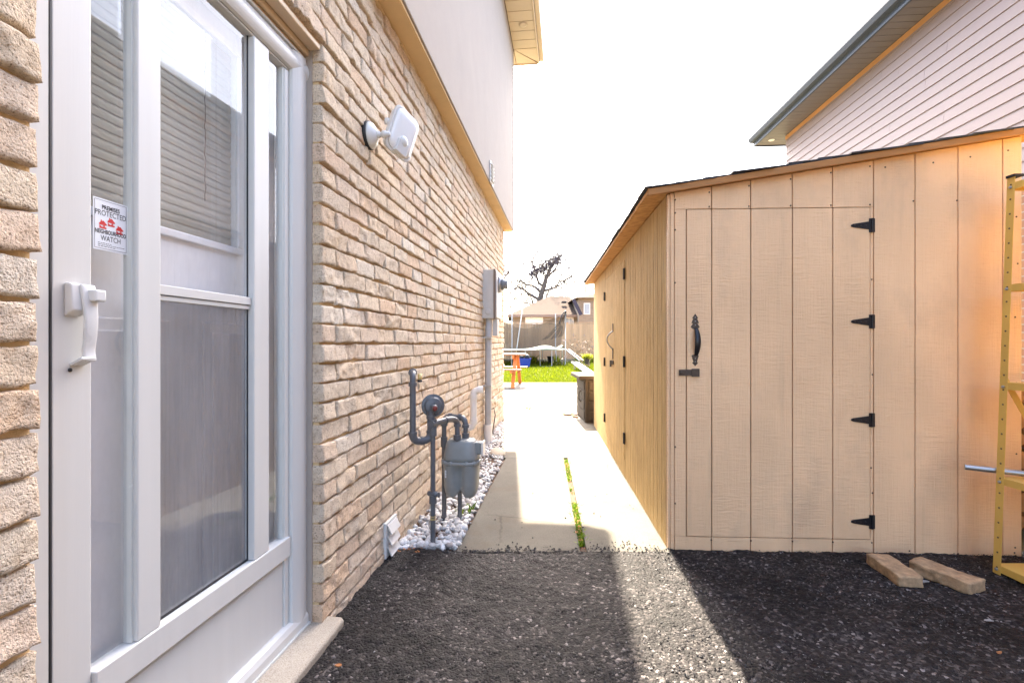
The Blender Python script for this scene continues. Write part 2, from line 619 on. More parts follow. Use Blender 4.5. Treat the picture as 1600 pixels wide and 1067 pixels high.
M['soffit_grey'] = mat('grey_soffit', (0.15, 0.135, 0.135), 0.5, 0.08, 6)
M['gutter_grey'] = mat('slate_gutter', (0.065, 0.08, 0.105), 0.5, 0.08, 8, spec=0.25)
M['clap'] = mat('pale_clapboard', (0.25, 0.193, 0.182), 0.6, 0.06, 5, 0.25, 40, stretch=(1, 0.06, 1), tone=0.06)
M['eave_glow'] = mat('orange_eave_glow', (0.50, 0.25, 0.09), 0.6, 0.1, 5)  # orange glow under the neighbour's eave, painted in as a strip colour
M['nbrick'] = brick_tex_mat('brown_brick', (0.30, 0.15, 0.07), (0.22, 0.11, 0.06), (0.3, 0.26, 0.2))
M['pbrick'] = brick_tex_mat('pale_brick', (0.24, 0.19, 0.14), (0.20, 0.155, 0.11), (0.24, 0.22, 0.19))
M['shingle'] = mat('dark_shingle', (0.045, 0.045, 0.052), 0.9, 0.4, 40, 0.8, 150, dist=0.004)
M['brown_roof'] = mat('brown_shingle', (0.075, 0.056, 0.045), 0.95, 0.15, 10, 0.4, 60, spec=0.05)
M['blue_roof'] = mat('slate_blue_shingle', (0.05, 0.05, 0.075), 0.95, 0.15, 10, spec=0.1)
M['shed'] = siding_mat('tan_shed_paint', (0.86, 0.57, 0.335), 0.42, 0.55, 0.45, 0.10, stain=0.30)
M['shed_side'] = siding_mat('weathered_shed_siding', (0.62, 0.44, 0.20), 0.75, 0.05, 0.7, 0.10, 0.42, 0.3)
M['osb'] = osb_mat()
M['roof_edge'] = mat('plywood_edge', (0.40, 0.18, 0.055), 0.7, 0.2, 14, 0.3, 80, stretch=(0.15, 0.15, 4))
M['groove'] = mat('dark_groove', (0.16, 0.10, 0.06), 0.9, 0.1)
M['iron'] = mat('black_iron', (0.018, 0.018, 0.022), 0.32, 0.2, 30, 0.15, 120, metal=0.3)
M['rust'] = mat('dark_bronze_iron', (0.07, 0.05, 0.04), 0.45, 0.25, 40, 0.2, 120, metal=0.5)
M['nail'] = mat('rusty_nail', (0.10, 0.06, 0.04), 0.7, 0.2)
M['steel'] = mat('galvanised_steel', (0.42, 0.42, 0.43), 0.35, 0.12, 20, metal=0.8)
M['yellow'] = mat('yellow_shelf_paint', (0.76, 0.50, 0.12), 0.4, 0.1, 7, 0.1, 60)
M['asphalt'] = asphalt_mat()
M['concrete'] = concrete_mat('path_concrete', (0.106, 0.097, 0.079), (0.085, 0.052, 0.024), 0.7, True)
M['sill'] = concrete_mat('sill_concrete', (0.40, 0.35, 0.285), (0.40, 0.32, 0.22), 0.4)
M['pebble'] = stone_mat('white_pebble', [(0, (0.30, 0.26, 0.24)), (0.14, (0.46, 0.44, 0.43)), (0.5, (0.68, 0.67, 0.66)), (1, (0.78, 0.78, 0.78))], 0.7)
M['gravel'] = stone_mat('asphalt_stone', [(0, (0.010, 0.009, 0.010)), (0.6, (0.030, 0.027, 0.028)), (0.86, (0.075, 0.068, 0.067)), (1, (0.28, 0.26, 0.25))], 0.5, 0.5)
M['soil'] = mat('brown_soil', (0.12, 0.07, 0.045), 0.95, 0.4, 25, 0.8, 60, dist=0.01)
M['gas'] = mat('grey_pipe_paint', (0.105, 0.112, 0.125), 0.38, 0.15, 14, 0.12, 90)
M['meter'] = mat('grey_meter_casting', (0.235, 0.245, 0.24), 0.42, 0.1, 14, 0.15, 140)
M['red'] = mat('red_plug', (0.20, 0.03, 0.02), 0.5, 0.1)
M['brass'] = mat('brass_tag', (0.65, 0.52, 0.25), 0.35, 0.1, metal=0.7)
M['pvc'] = mat('white_pvc', (0.76, 0.72, 0.68), 0.35, 0.05)
M['conduit'] = mat('grey_conduit', (0.42, 0.42, 0.425), 0.5, 0.1, 10)
M['ebox'] = mat('grey_beige_meter_box', (0.54, 0.52, 0.50), 0.45, 0.08, 8)
M['ebox_dark'] = mat('bronze_box_lip', (0.20, 0.15, 0.12), 0.5, 0.1)
M['dial'] = mat('meter_dial', (0.22, 0.22, 0.24), 0.4, 0.3, 40)
M['glass'] = glass_mat('door_glass', (0.97, 0.98, 0.985), 1.72, 0.0, 0.15)
M['glass_clear'] = glass_mat('clear_glass', (0.9, 0.93, 0.93), 1.5)
M['glass_edge'] = mat('green_glass_edge', (0.60, 0.62, 0.60), 0.25, 0.05)
M['screen'] = screen_mat()
M['lens'] = mat('frosted_lens', (0.82, 0.82, 0.82), 0.12, 0.03)
M['paper'] = mat('sticker_paper', (0.78, 0.80, 0.83), 0.5, 0.02)
M['ink'] = mat('black_ink', (0.02, 0.02, 0.025), 0.5, 0.05)
M['redink'] = mat('red_ink', (0.62, 0.03, 0.03), 0.5, 0.05)
M['paver'] = mat('weathered_paver', (0.42, 0.28, 0.16), 0.9, 0.5, 30, 0.9, 120, dist=0.005)
M['bark'] = mat('tree_bark', (0.14, 0.115, 0.10), 0.9, 0.3, 8, 0.5, 20)
M['bud'] = mat('dark_buds', (0.06, 0.05, 0.07), 0.9, 0.3, 8)
M['fence'] = mat('weathered_fence', (0.50, 0.32, 0.185), 0.85, 0.2, 5, 0.3, 30, stretch=(1, 1, 0.15), tone=0.10)
M['redwood'] = mat('orange_stained_wood', (0.60, 0.21, 0.06), 0.6, 0.2, 8, 0.3, 30)
M['tabletop'] = mat('worn_table_boards', (0.30, 0.17, 0.10), 0.5, 0.15, 8)
M['blue'] = mat('blue_plastic', (0.012, 0.05, 0.36), 0.35, 0.1)
M['deck_box'] = mat('taupe_resin', (0.085, 0.070, 0.053), 0.8, 0.1, 10, spec=0.1)
M['net'] = net_mat()
M['pad'] = mat('green_pad', (0.07, 0.11, 0.085), 0.6, 0.2)
M['lawn'] = mat('lawn_soil', (0.13, 0.12, 0.065), 0.95, 0.3, 4, 0.5, 40)
M['blade'] = grass_mat('grass_blade', (0.062, 0.10, 0.002), (0.18, 0.21, 0.003))
M['leafy'] = grass_mat('leafy_green', (0.10, 0.16, 0.01), (0.36, 0.36, 0.03))
M['weed'] = grass_mat('weed_leaf', (0.05, 0.12, 0.01), (0.20, 0.30, 0.02))
M['leaf_dry'] = mat('dry_leaf', (0.42, 0.16, 0.05), 0.7, 0.3, 30)
M['whitewood'] = mat('white_painted_board', (0.30, 0.29, 0.28), 0.6, 0.08)
M['window'] = mat('far_window', (0.30, 0.36, 0.42), 0.15, 0.1)
M['paint_white'] = mat('white_paint', (0.75, 0.75, 0.75), 0.5, 0.05)
M['wood'] = mat('firewood', (0.32, 0.16, 0.06), 0.85, 0.35, 12, 0.5, 40)

# ------------------------------------------------------------------ ground
L_Y = 13.4


def lawn_z(y):
    if y < 15:
        return 0.0
    if y < 23.7:
        return 0.06 * (y - 15) / 8.7
    if y < 25.6:
        return 0.06 + 0.22 * (y - 23.7) / 1.9
    return 0.28


g = MB()
ys = [-400, -40, -6, 0, 6, 10, 13.4, 15, 17, 19, 21, 23, 23.7, 24.3, 25, 25.6, 28, 40, 90, 500]
xs = [-500, -60, -12, -4, 0, 4, 12, 60, 500]
vs = [(x, y, lawn_z(y) - 0.03) for y in ys for x in xs]
nx = len(xs)
g.add(vs, [(j * nx + i, j * nx + i + 1, (j + 1) * nx + i + 1, (j + 1) * nx + i) for j in range(len(ys) - 1) for i in range(nx - 1)])
tag(g.build('ground', M['lawn']), kind='structure')

# driveway sheet: a fine crumbly surface near the camera with a ragged lip over the path's end
PATH_Y = 2.545


def edge_noise(x):
    return 0.055 * (float(vnoise([[x * 4, 0.3, 0]], 3)[0]) - 0.5) + 0.035 * (float(vnoise([[x * 22, 0.8, 0]], 5)[0]) - 0.5)


x0, x1, y0, y1, st = -1.15, 3.3, 0.9, PATH_Y + 0.03, 0.011
nx, ny = int((x1 - x0) / st) + 1, int((y1 - y0) / st) + 1
gx, gy = np.meshgrid(np.linspace(x0, x1, nx), np.linspace(y0, y1, ny))
P = np.stack([gx.ravel(), gy.ravel(), np.zeros(nx * ny)], 1)
xn = np.linspace(x0, x1, nx)
en = np.array([edge_noise(x) for x in xn])
P[:, 1] += np.tile(en, ny) * np.clip((P[:, 1] - y0) / (y1 - y0), 0, 1) ** 3
hz = (fbm(P * [9, 9, 1], 21, 3) - 0.5) * 0.018 + (fbm(P * [55, 55, 1], 22, 3) - 0.5) * 0.014
lip = np.clip((y1 + np.tile(en, ny) - P[:, 1]) / 0.05, 0, 1)
P[:, 2] = -0.012 + (0.022 + hz) * np.sqrt(lip)
g = MB()
idx = np.arange(nx * ny).reshape(ny, nx)
fs = np.stack([idx[:-1, :-1].ravel(), idx[:-1, 1:].ravel(), idx[1:, 1:].ravel(), idx[1:, :-1].ravel()], 1)
g.add(P, fs.tolist(), 0, True)
# the rest of the driveway behind the camera
b0 = len(g.v)
g.add([(3.3, -0.6, 0.004), (5.6, -0.6, 0.004), (5.6, 2.6, 0.004), (3.3, 2.6, 0.004)], [(0, 1, 2, 3)])
g.add([(-1.6, -0.6, 0.004), (3.3, -0.6, 0.004), (3.3, 0.9, 0.004), (-1.6, 0.9, 0.004)], [(0, 1, 2, 3)])
tag(g.build('driveway', M['asphalt'], fix=False), kind='structure')

# crushed stones set into the asphalt
def octa(n, px, py, pz, r, tones, mb, flat=0.6):
    base = np.array([(1, 0, 0), (-1, 0, 0), (0, 1, 0), (0, -1, 0), (0, 0, 1), (0, 0, -1)], float)
    fcs = [(0, 2, 4), (2, 1, 4), (1, 3, 4), (3, 0, 4), (2, 0, 5), (1, 2, 5), (3, 1, 5), (0, 3, 5)]
    for i in range(n):
        q = base * (0.6 + 0.8 * rng.random((6, 1)))
        a = rng.random() * 6.28
        ca, sa = math.cos(a), math.sin(a)
        q = np.stack([q[:, 0] * ca - q[:, 1] * sa, q[:, 0] * sa + q[:, 1] * ca, q[:, 2] * flat], 1)
        tl = rng.normal(0, 0.35, 2)
        q[:, 2] += q[:, 0] * tl[0] + q[:, 1] * tl[1]
        mb.add(q * r[i] + [px[i], py[i], pz[i]], fcs, 0, False, float(tones[i]))


g = MB()
n = 24000
px_ = rng.uniform(-0.95, 2.75, n)
py_ = 1.35 + (PATH_Y + 0.0 - 1.35) * rng.random(n) ** 1.15
dens = fbm(np.stack([px_ * 1.6, py_ * 1.6, np.zeros(n)], 1), 61, 3)
keep = (rng.random(n) < np.clip((dens - 0.30) * 3.2, 0.12, 1)) & (px_ > HX + 0.1126 * py_ + 0.01)
px_, py_ = px_[keep], py_[keep]
n = len(px_)
rr = 0.0018 + 0.0040 * rng.random(n) ** 2.6
octa(n, px_, py_, 0.008 + 0.004 * rng.random(n), rr, rng.random(n), g)
tag(g.build('gravel', M['gravel'], fix=False), 'pale crushed stones set in the fresh asphalt', 'gravel', kind='stuff')
g = MB()
n = 620
px_ = rng.uniform(-0.36, 0.86, n)
py_ = PATH_Y - 0.035 + np.abs(rng.normal(0, 0.042, n)) * (0.3 + 1.4 * vnoise(np.stack([px_ * 6, 0 * px_, 0 * px_], 1), 77))
octa(n, px_, py_, 0.014 + 0 * px_, 0.002 + 0.006 * rng.random(n) ** 2, rng.random(n) * 0.6, g)
for _ in range(16):
    octa(1, [rng.uniform(-0.2, 0.8)], [rng.uniform(2.65, 3.6)], [0.014], [rng.uniform(.004, .008)], [0.1], g)
tag(g.build('rubble', M['gravel'], fix=False), 'black asphalt crumbs spilled onto the end of the path', 'crumbs', kind='stuff')

# concrete path in slabs with a joint, and the patio beyond
def wall_x(y):
    return HX + 0.1126 * y


g = MB()
joint = lambda y: (848 - 800) / 755.0 * y + (0.287 - 0.0636 * 2.547)      # parallel to the shed


def jx(y):
    return at(911, 860, 2.555).x + 0.0655 * (y - 2.555)


def slab(mb, xa, xb, ya, yb, n=10, top=0.01):
    pts = [(xa(ya + (yb - ya) * k / n), ya + (yb - ya) * k / n) for k in range(n + 1)] + [(xb(yb - (yb - ya) * k / n), yb - (yb - ya) * k / n) for k in range(n + 1)]
    mb.prism([(x, y, -0.06) for x, y in pts], (0, 0, 0.06 + top))


pl = lambda y: wall_x(y) + 0.345
shx = lambda y: SX + 0.0675 * (y - SY) + 0.03
YB = 4.60
V1_ = sv(928)
slab(g, pl, lambda y: jx(y) - 0.018, PATH_Y - 0.02, YB)
slab(g, lambda y: jx(y) + 0.018, shx, PATH_Y - 0.02, YB)
slab(g, lambda y: -0.079 - 0.0165 * (y - 4.6), lambda y: shx(y), YB + 0.005, 7.25, top=0.010)
slab(g, lambda y: -1.7 , lambda y: 5.8, -16, -0.61, top=0.006)  # unseen slab behind the camera, added to bounce warm light forward
slab(g, lambda y: shx(y) + 0.002, lambda y: 3.6, SY + 0.9977 * V1_ + 0.02, 7.2498, top=0.010)
slab(g, lambda y: -7, lambda y: 3.6, 7.2503, 10.3, top=0.012)
slab(g, lambda y: -7, lambda y: 3.6, 10.308, L_Y, top=0.010)
tag(g.build('path', M['concrete'], bevel=0.004), kind='structure')
# soil bed below the pebbles and below the joint
g = MB()
g.add([(wall_x(2.4) - .1, 2.4, -0.012), (pl(2.4) + .05, 2.4, -0.012), (pl(7.2) + .05, 7.2, -0.012), (wall_x(7.2) - .1, 7.2, -0.012)], [(0, 1, 2, 3)])
g.add([(jx(2.5) - .04, 2.5, -0.008), (jx(2.5) + .04, 2.5, -0.008), (jx(4.6) + .04, 4.6, -0.008), (jx(4.6) - .04, 4.6, -0.008)], [(0, 1, 2, 3)])
tag(g.build('soil', M['soil']), kind='structure')

# ------------------------------------------------------------------ pebbles
import bmesh
bm = bmesh.new()
bmesh.ops.create_icosphere(bm, subdivisions=2, radius=1)
ICO2 = (np.array([v.co[:] for v in bm.verts]), [[v.index for v in f.verts] for f in bm.faces])
bm.free()
bm = bmesh.new()
bmesh.ops.create_icosphere(bm, subdivisions=1, radius=1)
ICO1 = (np.array([v.co[:] for v in bm.verts]), [[v.index for v in f.verts] for f in bm.faces])
bm.free()
g = MB()
n = 1900
for i in range(n):
    y = 2.585 + (7.2 - 2.585) * rng.random() ** 1.5
    xr_ = 0.335 if y < 4.6 else -0.079 - 0.0165 * (y - 4.6) - wall_x(y) - 0.01
    if xr_ < 0.05:
        continue
    x = wall_x(y) + 0.02 + (xr_ - 0.02) * rng.random()
    r = rng.uniform(0.007, 0.020)
    V, Fc = ICO2 if y < 4.2 else ICO1
    q = V * (1 + 0.75 * (vnoise(V * 1.6 + rng.random(3) * 50, 3)[:, None] - 0.5))
    q = q * [r * rng.uniform(0.8, 1.35), r * rng.uniform(0.8, 1.2), r * rng.uniform(0.55, 0.85)]
    e = Euler((rng.normal(0, .4), rng.normal(0, .4), rng.random() * 6.28)).to_matrix()
    q = q @ np.array(e).T + [x, y, 0.0 + 0.022 * rng.random()]
    g.add(q, Fc, 0, True, float(rng.random()))
tag(g.build('pebbles', M['pebble'], fix=False), 'white landscaping pebbles between the brick wall and the path', 'pebbles', kind='stuff')

# weeds in the joint
def blades(mb, pts, h, w, lean=0.5, tone=(0, 1)):
    for (x, y, z) in pts:
        a = rng.random() * 6.28
        hh = h * rng.uniform(0.5, 1.2)
        dx, dy = math.cos(a) * w, math.sin(a) * w
        lx, ly = rng.normal(0, lean, 2) * hh
        t = rng.uniform(*tone)
        mb.add([(x - dx, y - dy, z), (x + dx, y + dy, z), (x + lx * .5 + dx * .7, y + ly * .5 + dy * .7, z + hh * .6), (x + lx * .5 - dx * .7, y + ly * .5 - dy * .7, z + hh * .6), (x + lx, y + ly, z + hh)],
               [(0, 1, 2, 3), (3, 2, 4)], 0, False, t)


g = MB()
pts = []
for _ in range(1500):
    y = rng.uniform(2.62, 4.55)
    if vnoise([[y * 5, 0, 0]], 9)[0] > 0.36 + 0.25 * rng.random():
        pts.append((jx(y) + rng.normal(0, 0.013), y, -0.006))
blades(g, pts, 0.024, 0.004, 0.9)
pts = []
for cx_, cy_ in ((757, 672), (826, 640), (730, 800)):
    Yc = 830.5 / (cy_ - CY)
    for _ in range(26):
        pts.append((at(cx_, cy_, Yc).x + rng.normal(0, 0.03), Yc + rng.normal(0, 0.05), 0.008))
blades(g, pts, 0.05, 0.005, 0.8)
tag(g.build('weeds', M['weed'], fix=False), 'small green weeds growing in the path joint and cracks', 'weeds', kind='stuff')
g = MB()
for _ in range(150):
    y = rng.uniform(2.56, 4.4)
    r = rng.uniform(0.004, 0.009)
    a = rng.random() * 6.28
    x, y2, z = jx(y) + rng.normal(0, 0.012), y, 0.006 + 0.006 * rng.random()
    c, s = math.cos(a) * r, math.sin(a) * r
    g.add([(x - c, y2 - s, z), (x + s * .5, y2 - c * .5, z + .003), (x + c, y2 + s, z + .004), (x - s * .5, y2 + c * .5, z)], [(0, 1, 2, 3)])
for _ in range(70):
    y = rng.uniform(2.5, 2.75)
    x = wall_x(y) + rng.uniform(0.01, 0.2)
    a = rng.random() * 6.28
    r = rng.uniform(0.004, 0.009)
    c, s = math.cos(a) * r, math.sin(a) * r
    z = 0.012 + .008 * rng.random()
    g.add([(x - c, y - s, z), (x + s * .5, y - c * .5, z + .003), (x + c, y + s, z + .004), (x - s * .5, y + c * .5, z)], [(0, 1, 2, 3)])
tag(g.build('leaves', M['leaf_dry'], fix=False), 'brown leaf litter in the path joint and by the wall foot', 'leaf litter', kind='stuff')

# ------------------------------------------------------------------ the brick house on the left
house = thing('brick_house', 'beige brick house with white storm door and stucco upper storey', 'house', (0, 0, 0), frame=HOUSE)
S0, S1 = -0.6, hs(787)
OP0, OP1, OPZ = hs(62), hs(502), 2.215
TOPZ = 2.775
COURSE = 0.0755
REC = -0.068


def brick_grid(mb, s0, s1, z0, z1, fine, tone, end0=False, end1=False):
    ns = max(3, int((s1 - s0) / (0.010 if fine else 0.030)))
    nz = 9 if fine else 4
    e = 0.0048
    amp = rng.choice([0.5, 0.8, 1.0, 1.6])
    A = np.concatenate([[s0, s0 + 0.0008, s0 + e], np.linspace(s0 + e, s1 - e, ns + 1)[1:-1], [s1 - e, s1 - 0.0008, s1]])
    B = np.concatenate([[z0, z0 + 0.0008, z0 + e], np.linspace(z0 + e, z1 - e, nz + 1)[1:-1], [z1 - e, z1 - 0.0008, z1]])
    na, nb = len(A), len(B)
    s, z = np.meshgrid(A, B)
    s, z = s.ravel(), z.ravel()
    ia, ib = np.meshgrid(np.arange(na), np.arange(nb))
    ring = np.minimum(np.minimum(ia, na - 1 - ia), np.minimum(ib, nb - 1 - ib)).ravel()
    off = rng.random(3) * 40
    Pn = np.stack([s * 26, z * 26, 0 * s], 1) + off
    rough = fbm(Pn, 4, 4) - 0.5
    t = rng.uniform(-0.2, 1.0)
    zz = (z - z0) / (z1 - z0)
    wav = fbm(np.stack([s * 11, z * 14, 0 * s], 1) + off, 14, 2) - 0.5
    d = 0.003 + rough * 0.013 * amp + wav * 0.010 * amp + t * (0.5 - zz) * 0.010 + rng.normal(0, 0.0025)
    d = np.where(ring == 0, -0.045, np.where(ring == 1, d - 0.0036, d))
    # ragged arrises, the lower one most
    wob = fbm(np.stack([s * 30, 0 * s, 0 * s], 1) + off, 8, 3) - 0.5
    low = np.clip(1 - zz * 2, 0, 1)
    hi = np.clip(zz * 2 - 1, 0, 1)
    z = z + wob * 0.018 * low + wob * 0.012 * hi
    wob2 = fbm(np.stack([z * 30, 0 * s, 0 * s], 1) + off, 9, 2) - 0.5
    s = s + wob2 * 0.006
    fs = []
    for j in range(nb - 1):
        for i in range(na - 1):
            fs.append((j * na + i, j * na + i + 1, (j + 1) * na + i + 1, (j + 1) * na + i))
    mb.add(np.stack([d, s, z], 1), fs, 0, True, tone)


g = MB()
row = 0
z = -0.035
while z < TOPZ - 0.02:
    zt = min(z + COURSE, TOPZ + 0.03)
    spans = [(S0, S1)]
    if z < OPZ - 0.02:
        spans = [(S0, OP0), (OP1, S1)]
    for a, b in spans:
        s = a - (0.115 if row % 2 else 0) * (1 if a == S0 else 0)
        first = True
        while s < b - 0.01:
            L = rng.choice([0.215, 0.225, 0.235, 0.18, 0.205])
            if first and a == OP1 and row % 2:
                L = 0.115
            if b == OP0 and b - s < 0.32:
                L = b - s if b - s < 0.25 else (b - s) / 2
            e = min(s + L, b + (0.03 if b == S1 else 0))
            if b == S1 and e > S1 - 0.06:
                e = S1 + rng.uniform(-0.008, 0.006)
            if e - s > 0.03:
                jz = rng.normal(0, 0.0016)
                brick_grid(g, s + 0.0028, e - 0.0028, z + 0.0045 + jz, zt - 0.003 + jz, e < 3.6, float(np.clip(rng.normal(0.5, 0.3), 0, 1)))
            s = e
            first = False
    z += COURSE
    row += 1
# brick soldier heads over the opening come from the courses; mortar bed behind
for (a, b, z0_, z1_) in ((S0, OP0 - 0.006, -0.05, TOPZ), (OP1 + 0.006, S1 - 0.008, -0.05, TOPZ), (OP0 - 0.006, OP1 + 0.006, OPZ + 0.004, TOPZ)):
    n = max(2, int((b - a) / 0.05))
    m_ = max(2, int((z1_ - z0_) / 0.05))
    g.box((-0.09, a, z0_), (-0.0125, b, z1_), 1)
wall = g.build('wall', [M['brick'], M['mortar']], house, fix=False)
g = MB()
s = S0
while s < S1:
    ln = rng.uniform(0.05, 0.16)
    h_ = rng.uniform(0.006, 0.022)
    g.box((-0.02, s, TOPZ - 0.012 - h_), (rng.uniform(0.0, 0.012), min(s + ln, S1), TOPZ - 0.0105))
    s += ln + 0.004
g.build('top_mortar', M['mortar'], house, bevel=0.003)
# shell of the house: far wall, back, near end
g = MB()
g.box((-7.5, S1 - 0.25, -0.05), (-0.06, S1 - 0.005, 5.5))
g.box((-7.5, -5.0, -0.05), (-7.3, S1 - 0.25, 5.5))
g.box((-7.3, -5.0, -0.05), (-0.0, -4.8, 5.5))
g.box((-0.09, -4.8, -0.05), (0.0, S0 - 0.002, 2.775))
g.box((-0.3, -4.8, 2.8), (-0.095, S1 - 0.26, 5.5))
shell = g.build('outer_wall', M['pbrick'], house)
# stucco storey
OVH = 0.125
SE = S1 + 0.16
g = MB()
g.box((-0.095, -4.9, TOPZ + 0.006), (OVH, SE, 5.495))
st = g.build('stucco_wall', M['stucco'], house, bevel=0.006)
g = MB()
g.box((-0.06, -4.9, TOPZ - 0.010), (OVH - 0.012, SE - 0.012, TOPZ + 0.004))
g.build('stucco_underside', M['stucco_bounce'], house)
# stucco corner edge: small quoin steps seen against the sky
g = MB()
g.box((OVH + 0.0015, SE - 0.045, TOPZ + 0.012), (OVH + 0.005, SE - 0.002, 5.49))
g.build('corner_bead', M['stucco'], house)
# soffit, fascia, gutter, roof
SOFZ = 5.50
EV = 0.50
EEND = SE + 0.42
g = MB()
g.box((OVH + 0.004, -5.4, SOFZ + 0.02), (EV, EEND, SOFZ + 0.03), 1)
s = -5.4
while s < SE - 0.02:
    g.box((OVH + 0.003, s, SOFZ), (EV - 0.03, min(s + 0.196, SE), SOFZ + 0.018))
    s += 0.205
# far overhang, boards run the other way with a mitre
s = -7.5
while s < OVH:
    g.box((s, SE + 0.012, SOFZ), (min(s + 0.196, OVH), EEND - 0.03, SOFZ + 0.018))
    s += 0.205
g.prism([(OVH + 0.008, SE + 0.008, SOFZ), (EV - 0.03, SE + 0.008, SOFZ), (EV - 0.03, EEND - 0.05, SOFZ)], (0, 0, 0.018))
g.prism([(OVH + 0.008, SE + 0.020, SOFZ), (EV - 0.042, EEND - 0.03, SOFZ), (OVH + 0.008, EEND - 0.03, SOFZ)], (0, 0, 0.018))
sf = g.build('soffit', [M['cream'], M['groove']], house, bevel=0.003)
g = MB()
g.lathe([(0.055, 0), (0.06, -0.006), (0.035, -0.012), (0.0, -0.012)], (0.32, SE - 0.55, SOFZ), (0, 0, 1), 20)
g.build('soffit_vent', M['cream'], house)
g = MB()
prof = [(EV - 0.028, SOFZ - 0.015), (EV - 0.006, SOFZ - 0.015), (EV - 0.006, SOFZ + 0.03), (EV + 0.06, SOFZ + 0.03), (EV + 0.085, SOFZ + 0.09), (EV + 0.085, SOFZ + 0.13), (EV - 0.028, SOFZ + 0.13)]
g.prism([(x, -5.4, z) for x, z in prof], (0, EEND + 5.4, 0))
g.box((-7.5, EEND - 0.028, SOFZ - 0.015), (EV - 0.03, EEND, SOFZ + 0.12))
g.build('gutter', M['cream'], house, bevel=0.004)
g = MB()
e0, e1, f0, f1, rz = -8.0, EV + 0.05, -5.45, EEND + 0.02, SOFZ + 0.125
g.add([(e0, f0, rz), (e1, f0, rz), (e1, f1, rz), (e0, f1, rz), (-3.7, f0 + 4, rz + 1.9), (-3.7, f1 - 4, rz + 1.9)],
      [(0, 1, 4), (1, 2, 5, 4), (2, 3, 5), (3, 0, 4, 5), (0, 3, 2, 1)])
g.build('roof', M['brown_roof'], house)
# lintel trim over the door and taupe jambs
D = REC
g = MB()
g.box((-0.045, OP0 + 0.004, OPZ - 0.018), (-0.002, OP1 - 0.004, OPZ + 0.002))
g.box((-0.062, OP0 + 0.004, OPZ - 0.038), (-0.048, OP1 - 0.002, OPZ + 0.002))
g.box((-0.090, OP0 + 0.004, OPZ - 0.050), (-0.064, OP1 - 0.001, OPZ + 0.002))
g.build('lintel_trim', M['wood_trim'], house, bevel=0.004)
g = MB()
g.box((-0.10, OP1 - 0.004, 0.02), (-0.036, OP1 + 0.004, OPZ))
g.box((-0.10, OP0 - 0.010, 0.02), (-0.046, OP0 + 0.004, OPZ))
g.build('door_jamb', M['jamb'], house)
g = MB()
g.prism([(-0.3, OP0 - 0.03, -0.05), (0.058, OP0 - 0.03, -0.05), (0.066, OP0 - 0.03, 0.034), (0.055, OP0 - 0.03, 0.046), (-0.3, OP0 - 0.03, 0.052)], (0, OP1 - OP0 + 0.085, 0))
sill = g.build('door_sill', M['sill'], house, bevel=0.008, seg=3)

# ---- storm door
door = MB()
D0 = D - 0.03            # back face of the leaf


def ds(px):
    return hs(px, D)


s_a, s_b, s_c, s_d, s_e, s_f, s_g, s_h = ds(80.6), ds(143), ds(210), ds(248), ds(393), ds(418), ds(445), ds(476)
GZ0, GZ1 = 0.415, 2.068
RZ0, RZ1 = 1.205, 1.243
J0, J1 = OP0 + 0.002, s_h      # jamb outer
LT = 2.152
# outer frame: jambs and head
fr = MB()
fr.box((D - 0.06, OP0 + 0.005, 0.055), (D + 0.0005, ds(76.4), LT + 0.02))
# right jamb with a rounded face
sj = s_g + 0.028
rj = [(D - 0.06, sj), (D + 0.002, sj)]
for k in range(9):
    t = k / 8
    rj.append((D + 0.002 + 0.020 * math.sin(math.pi * (0.15 + 0.7 * t)) , sj + 0.003 + (s_h - sj - 0.008) * t))
rj += [(D + 0.002, s_h), (D - 0.06, s_h)]
fr.prism([(x, s, 0.075) for x, s in rj], (0, 0, LT - 0.075))
hj = [(D - 0.06, 2.078), (D + 0.002, 2.078)]
for k in range(9):
    t = k / 8
    hj.append((D + 0.002 + 0.020 * math.sin(math.pi * (0.15 + 0.7 * t)), 2.082 + (LT - 2.088) * t))
hj += [(D + 0.002, LT), (D - 0.06, LT)]
fr.prism([(x, s_a - 0.02, z) for x, z in hj], (0, s_h - s_a + 0.018, 0))
fr.box((D - 0.06, OP0 + 0.005, LT + 0.003), (D + 0.014, OP1 - 0.01, LT + 0.012))
sd = fr.build('storm_door', M['vinyl'], house, bevel=0.002)
tag(sd, 'white aluminium storm door with two narrow glass strips beside a wide one')
# leaf stiles and rails
lf = MB()
lf.box((D0, s_a, 0.09), (D, s_b, GZ1))                       # left stile
lf.box((D0, s_c + 0.002, GZ0), (D + 0.006, s_d, GZ1))         # left mullion
lf.box((D0, s_e + 0.0045, GZ0), (D + 0.006, s_f, GZ1))         # right mullion
lf.box((D0, s_g, 0.09), (D, sj - 0.003, GZ1))                 # right stile
lf.box((D0, s_a, GZ1 + 0.002), (D + 0.001, sj - 0.003, 2.076))
lf.box((D0, s_b + 0.001, 0.345), (D + 0.010, s_g + 0.02, GZ0 - 0.001))         # lock rail
lf.box((D0, s_b + 0.001, 0.10), (D - 0.006, s_g - 0.001, 0.344))            # kick panel
leaf = lf.build('door_leaf', M['vinyl'], sd, bevel=0.003)
mr = MB()
mr.box((D0 + 0.004, s_d + 0.001, RZ0 + 0.014), (D - 0.002, s_e + 0.0008, RZ1))
mr.box((D0 + 0.004, s_d + 0.001, RZ0), (D - 0.006, s_e + 0.0008, RZ0 + 0.012))
mr.build('meeting_rail', M['vinyl'], sd, bevel=0.0015)
bs = MB()
pr = [(D - 0.055, 0.056), (D + 0.022, 0.056), (D + 0.022, 0.082), (D + 0.014, 0.098), (D + 0.002, 0.104), (D - 0.055, 0.104)]
bs.prism([(x, s_a - 0.02, z) for x, z in pr], (0, s_h - s_a + 0.01, 0))
bs.build('bottom_sweep', M['vinyl'], sd, bevel=0.002)
bs = MB()
